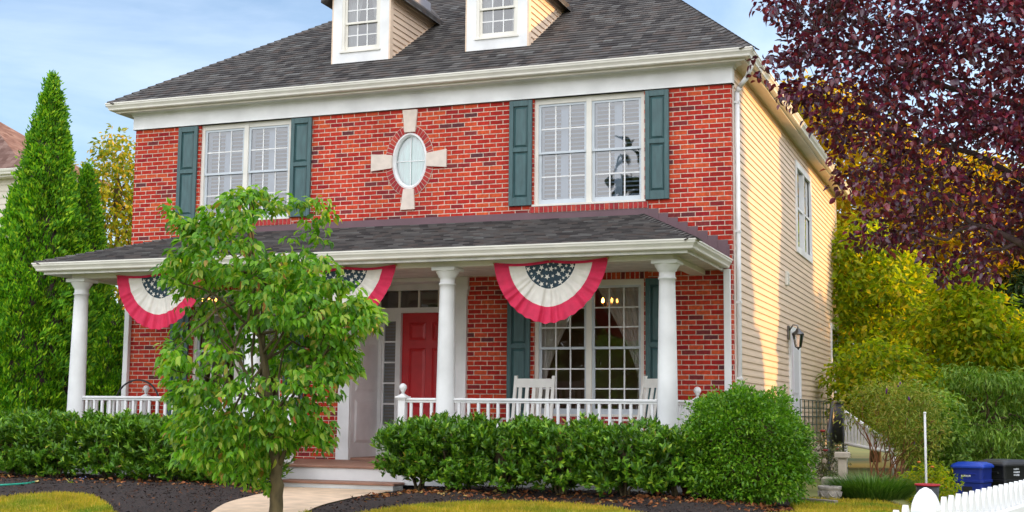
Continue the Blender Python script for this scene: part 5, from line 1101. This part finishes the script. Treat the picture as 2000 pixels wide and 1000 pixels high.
mb.tube([q3-bb0+[0, .05, 0], np.array([0, .05, 0])], .04, 8); mb.tube([q2-bb0+[0, .05, 0], np.array([(q2-bb0)[0], (q2-bb0)[1]+.05, gz(q2[0], q2[1])-bb0[2]])], .04, 8); mb.build('rail', WHITE, b)
q = atD(1646, 932, 17.2); zz = gz(q[0], q[1]); zt = atD(1646, 886, 17.2)[2]; b = thing('stone_pillar', 'square stone pillar with a flat cap between the round bush and the butterfly bush', 'pillar', (q[0], q[1], zz))
mb = MB(); mb.bbox(-.055, .055, -.055, .055, -.05, zt-zz-.06, .012); mb.build('shaft', CONC, b); mb = MB(); mb.bbox(-.095, .095, -.095, .095, zt-zz-.06, zt-zz+.02, .012); mb.build('cap', CONC, b)
q = atD(1625, 952, 16.4); b = thing('stone_block', 'low square stone block standing behind the carved urn', 'stone block', (q[0], q[1], gz(q[0], q[1]))); mb = MB(); mb.bbox(-.12, .10, -.10, .10, -.05, atD(1625, 932, 16.4)[2]-b.location.z, .02); mb.build('block', CONC, b)
q = atZ(1619, 984, -.01); b = thing('stone_urn', 'small round grey stone urn with carved swags beside the ornamental grass', 'urn', (q[0], q[1]+.1, gz(q[0], q[1]+.1)))
GST = mat('grey_stone', (.42, .38, .34), .9, .3, 20, bump=.5); mb = MB(); s_ = 1.0; mb.lathe([(.085, 0), (.10, .012), (.115, .035), (.128, .08), (.132, .11), (.125, .125), (.138, .135), (.142, .165), (.138, .175), (.12, .172), (.11, .14)], n=28)
mb.build('bowl', GST, b); mb = MB()
for k in range(8):
    a0 = k*math.pi/4; mb.tube([(.134*math.cos(a0+f*.78), .134*math.sin(a0+f*.78), .105-.05*math.sin(f*math.pi)) for f in np.linspace(0, 1, 9)], .008, 6); mb.lathe([(.002, -.012), (.014, 0), (.002, .012)], .137*math.cos(a0), .137*math.sin(a0), .105, 8)
mb.build('swag', GST, b)
# edging plank and white board ends by the round bush
q0, q1 = atZ(1490, 976, .03), atZ(1632, 987, .03); d = q1-q0; L = np.linalg.norm(d); b = thing('edging_plank', 'grey weathered plank lying at the edge of the mulch below the urn', 'plank', tuple(q0), math.atan2(d[1], d[0]))
mb = MB(); mb.bbox(0, L, -.03, .05, -.04, .055, .006); mb.build('plank', mat('weathered_wood', (.34, .29, .24), .9, .35, 8, bump=.5, stretch=(.4, 4, 4)), b)
q0 = atZ(1468, 968, .05); b = thing('white_downspout_end', 'broken white gutter length lying on the mulch under the round bush', 'gutter piece', tuple(q0), math.radians(-32)); mb = MB(); mb.bbox(0, .36, -.04, .04, .0, .05, .006); mb.bbox(.30, .46, -.045, .05, -.02, .02, .004); mb.build('pipe', WHITE2, b)
for px in (1285, 1343):
    q = atY(px, 950, -2.42); z_ = .10; b = thing('terracotta_pot', 'small terracotta pot tucked below the laurels near the corner column, '+('left one' if px == 1285 else 'right one'), 'pot', (q[0], -2.42, float(bedz(q[0], -2.42)[0])))
    b['label'] = 'small terracotta pot under the laurels left of the corner column' if px == 1285 else 'small terracotta pot under the laurels beside the round bush'
    mb = MB(); mb.lathe([(.05, 0), (.055, .005), (.075, .10), (.085, .10), (.088, .13), (.078, .135), (.070, .10)], n=20); mb.build('pot', mat('terracotta', (.36, .12, .06), .8, .2, 10), b)
# thin white pole and bucket with a red rim
q = atD(1809, 962, 15.5); zt = atD(1811, 808, 15.5)[2]; b = thing('white_pole', 'thin white pole standing upright behind the fence post', 'pole', (q[0], q[1], gz(q[0], q[1]))); mb = MB(); mb.tube([(0, 0, -.1), (.008, 0, zt-b.location.z)], .0135, 8); mb.build('shaft', WHITE, b); mb = MB(); mb.lathe([(.014, 0), (.018, .004), (.018, .02), (.004, .028)], .008, 0, zt-b.location.z-.005, 10); mb.build('cap', WHITE, b)
q = atD(1812, 970, 15.0); zt = atD(1812, 947, 15.0)[2]; b = thing('bucket', 'dark bucket with a red rim at the foot of the white pole', 'bucket', (q[0], q[1], gz(q[0], q[1])))
h_ = zt-b.location.z; mb = MB(); mb.lathe([(.09, 0), (.10, .01), (.132, h_), (.125, h_), (.095, .03)], n=24); mb.build('body', mat('dark_bucket', (.035, .04, .045), .45, .2, 6), b); mb = MB()
mb.tube([(.134*math.cos(a), .134*math.sin(a), h_) for a in np.linspace(0, 2*math.pi, 25)], .012, 6); mb.build('rim', mat('red_plastic', (.50, .02, .035), .4, .1, 6), b)
# wheeled bins
def bin_(px, py, depth, wpx, rz, label, cname, m_, ml, name, cat, seed):
    q = atD(px, py, depth); w = wpx*depth/FPX; root = thing(name, label, cat, (q[0], q[1], q[2]-w*1.62), rz, None); H = w*1.62
    mb = MB(); wb = w*.40; wt_ = w*.47; db, dt = w*.44, w*.55
    def ring(z, a, b_, r=.05):
        P_ = []
        for cx, cy, s0 in ((a-r, b_-r, 0), (-a+r, b_-r, 1), (-a+r, -b_+r, 2), (a-r, -b_+r, 3)):
            for k in range(4): t_ = (s0+k/3)*math.pi/2; P_.append((cx+r*math.cos(t_), cy+r*math.sin(t_), z))
        return P_
    R_ = [ring(.06*H, wb, db), ring(.60*H, wt_*.955, dt*.95), ring(.62*H, wt_*1.03, dt*1.02), ring(.66*H, wt_*1.03, dt*1.02), ring(.67*H, wt_*.97, dt*.97), ring(.90*H, wt_, dt)]
    vs = [v for r in R_ for v in r]; mb.add(vs, [[k*16+i, k*16+(i+1) % 16, (k+1)*16+(i+1) % 16, (k+1)*16+i] for k in range(len(R_)-1) for i in range(16)]+[list(range(16))[::-1]])
    mb.bbox(-wt_*.55, wt_*.55, -dt*1.03, -dt*.9, .76*H, .80*H, .01); mb.bbox(-wt_*.3, wt_*.3, -dt*1.02, -dt*.85, .33*H, .36*H, .008)
    mb.build('body', m_, root); mb = MB(); R_ = [ring(.895*H, wt_*1.12, dt*1.12, .05), ring(.925*H, wt_*1.12, dt*1.12, .05), ring(.96*H, wt_*1.05, dt*1.03, .06), ring(1.0*H, wt_*.8, dt*.75, .08)]
    vs = [v for r in R_ for v in r]; mb.add(vs, [[k*16+i, k*16+(i+1) % 16, (k+1)*16+(i+1) % 16, (k+1)*16+i] for k in range(3) for i in range(16)]+[list(range(16))[::-1], list(range(48, 64))])
    mb.tube([(-wt_*.9, dt*1.25, .93*H), (wt_*.9, dt*1.25, .93*H)], .018, 8); mb.build('lid', ml, root)
    for sx in (-1, 1): mb = MB(); mb.lathe([(.02, -.03), (.12*w/.6, -.03), (.14*w/.6, -.015), (.14*w/.6, .015), (.12*w/.6, .03), (.02, .03)], n=20); mb.xf(Matrix.Translation((sx*wb*1.05, db*.95, .085*H+.02)) @ Matrix.Rotation(math.pi/2, 4, 'Y')); mb.build('wheel', BLACK, root)
    return root, w, H, wt_, dt
PLW = mat('print_white', (.65, .68, .75), .6, .1, 5)
def smudge(root, x0, z, w, h, y, seed, axis='y'):
    """small printed marks, too small in the photograph to read as letters"""
    r = random.Random(seed); mb = MB(); x = x0
    while x < x0+w:
        ww = r.uniform(.012, .026)
        if axis == 'y': mb.box(x, x+ww, y-.003, y, z+h*r.uniform(0, .2), z+h*r.uniform(.8, 1))
        else: mb.box(y, y+.003, x, x+ww, z+h*r.uniform(0, .2), z+h*r.uniform(.8, 1))
        x += ww+.007
    return mb.build('printed_mark', PLW, root)
BLU = mat('blue_plastic', (.010, .030, .28), .42, .15, 5); BLU2 = mat('blue_lid', (.012, .06, .50), .4, .1, 5); BLK = mat('black_plastic', (.016, .017, .02), .42, .2, 5); BLK2 = mat('charcoal_lid', (.035, .037, .042), .45, .2, 5)
r_, w, H, wt_, dt = bin_(1899, 902, 20.5, 62, YAW*-1*.0-.25, 'bright blue wheeled recycling bin behind the picket fence', 'bin', BLU, BLU2, 'recycling_bin', 'bin', 1)
smudge(r_, -.10, .72*H, .15, .035, -dt*.99, 4); MB().box(-.08, .06, -dt*.96, -dt*.9, .44*H, .54*H).build('bar_recess', BLK, r_); MB().box(-.09, .05, -dt*.945, -dt*.93, .355*H, .365*H).build('printed_mark', PLW, r_)
r_, w, H, wt_, dt = bin_(1962, 897, 21.0, 70, -.72, 'black wheeled trash bin standing beside the blue one', 'bin', BLK, BLK2, 'trash_bin', 'bin', 2)
for k in range(3): smudge(r_, -dt*.35, (.83-.05*k)*H, .13, .03, wt_*.985, 8+k, 'x')

# ------------------------------------------------------------------ white picket fence in the lower right corner
pz = atD(1837.6, 970, 6.05)[2]; F0 = atD(1808, 975, 5.75); dF = np.array([.179, .984, 0.]); nF = np.array([.984, -.179, 0.])
b = thing('picket_fence', 'white picket fence with a pointed post in the lower right corner', 'fence', (F0[0], F0[1], pz-.92), math.atan2(dF[1], dF[0])); ztop = .92
def picket():
    mb = MB(); w = .043; P_ = [(-w, -.02), (w, -.02), (w, ztop-.10), (w*.88, ztop-.06), (w*.55, ztop-.02), (w*.18, ztop), (-w*.18, ztop), (-w*.55, ztop-.02), (-w*.88, ztop-.06), (-w, ztop-.10)]
    mb.prism(P_, -.010, .010); return mb.build('picket', WHITE, b)
first = picket(); k0 = np.linalg.norm((atD(1837.6, 970, 6.05)-F0)[:2]); first.location = (k0, 0, 0)
for k in range(1, 22): c = first.copy(); COL.objects.link(c); c.parent = b; c.location = (k0+.150*k, 0, 0)
for k in range(7): c = first.copy(); COL.objects.link(c); c.parent = b; c.location = (-k0-.150*k, 0, -.012*k)
for z0 in (ztop-.26, .16):
    mb = MB(); mb.bbox(.05, k0+3.4, -.048, -.0115, z0, z0+.13, .008)
    for k in range(22): 
        for dz in (.045, .085): mb.tube([(k0+.15*k, -.0485, z0+dz), (k0+.15*k, -.0505, z0+dz)], .005, 6)
    mb.build('rail', WHITE, b); mb = MB(); mb.bbox(-1.3, -.05, -.048, -.0115, z0-.02, z0+.11, .008); mb.build('rail', WHITE, b)
mb = MB(); pw = .052; zc = atD(1808, 952, 5.75)[2]-b.location.z; mb.bbox(-pw, pw, -pw, pw, -.1, zc-.150, .006); mb.build('post', WHITE, b)
mb = MB(); prof = [(.92, -.150), (1.16, -.135), (1.16, -.118), (1.02, -.112), (1.03, -.100), (.93, -.068), (.72, -.036), (.40, -.011), (.08, .0)]
for (r0, z0), (r1, z1) in zip(prof[:-1], prof[1:]):
    vs = [(sx*pw*rr, sy*pw*rr, zc+zq) for rr, zq in ((r0, z0), (r1, z1)) for sx, sy in ((-1,-1),(1,-1),(1,1),(-1,1))]; mb.add(vs, [[i, (i+1) % 4, 4+(i+1) % 4, 4+i] for i in range(4)])
mb.build('post_cap', WHITE, b)

# ------------------------------------------------------------------ neighbour's house at the far left
qc = atD(38, 480, 30); nx, ny = qc[0], qc[1]; ze = atD(46, 336, 30)[2]; nh = thing('neighbour_house', 'cream sided house with a brown shingle roof at the left edge', 'house', (nx, ny, 0))
mb = MB(); z = .3; prof_n = 0
while z < ze-.05:
    z1 = min(z+.15, ze); pr_ = [(0, z1), (-.004, z1), (-.018, z+.035), (-.020, z), (0, z)]
    mb.add([(-12, y, zz) for y, zz in pr_]+[(0, y, zz) for y, zz in pr_], [[i, 5+i, 6+i, i+1] for i in range(4)]); mb.add([(0, 0, z), (.015, 0, z), (.003, 0, z1), (0, 0, z1), (0, 2.8, z), (.015, 2.8, z), (.003, 2.8, z1), (0, 2.8, z1)], [(1,5,6,2),(0,4,5,1),(2,6,7,3)]); z += .15
mb.box(-12, -.001, .001, 2.8, 0, ze); mb.build('wall', NSIDING, nh)
mb = MB(); mb.box(-.07, .022, -.024, .07, .2, ze-.02); mb.build('corner_trim', TRIM, nh)
mb = MB(); mb.sweep([(-12.3, -.28, ze-.06), (.28, -.28, ze-.06), (.28, 3.1, ze-.06)], GP); mb.sweep([(-12.3, -.28, ze-.10), (.28, -.28, ze-.10), (.28, 3.1, ze-.10)], [(-.28, .0), (-.005, .0), (-.005, .16), (-.03, .16), (-.03, .02), (-.28, .02)]); mb.build('gutter', TRIM, nh)
mb = MB(); s1 = .80; a, b2, hh = .36, 4.9, 4.9*.72; mb.add([(-12.4, -.36, ze+.06), (.36, -.36, ze+.06), (-2.6, 1.4, ze+1.95), (-9, 1.4, ze+1.95), (.36, 3.2, ze+.06), (-12.4, 3.2, ze+.06)], [(0,1,2,3),(1,4,2),(4,5,3,2),(5,0,3)]); mb.build('roof', NROOF, nh)

# ------------------------------------------------------------------ unseen spruces, added right of the view to block and shape the low sun
SPR = leaf_mat('spruce_needle', [(0, (.015, .04, .015)), (1, (.04, .08, .025))], .1, .6, .3); src = None
for i, (x, y, h, rr3) in enumerate(BLOCKER_SPRUCES):
    if src is None:
        root = plant('blocker_spruce', 'unseen dark spruce added right of the view to block the low sun', 'tree', (0, 0, -.5), 'unseen spruces added as sun blockers'); lf = Leaf(); n = 9000; hq = RNG.random(n)**1.4; th = RNG.uniform(0, 6.28, n); rad = (1-hq)*RNG.uniform(.3, 1, n); O = np.stack([np.cos(th), np.sin(th), 0*th], 1); C = O*rad[:, None]; C[:, 2] = hq
        lf.leaves(C, O+[0, 0, -.3]+RNG.normal(size=(n, 3))*.3, RNG.normal(size=(n, 3))*.4+[0, 0, 1], RNG.uniform(.12, .24, n), .10, detail=0, fold=.1, droop=.2); lf.build('crown', SPR, root); MB().tube([(0, 0, 0), (0, 0, .98)], [.06, .01], 8).build('trunk', DBARK, root); src = root
    else: root = copy_tree(src)
    root.location = (x, y, -.6); root.scale = (rr3, rr3, h)
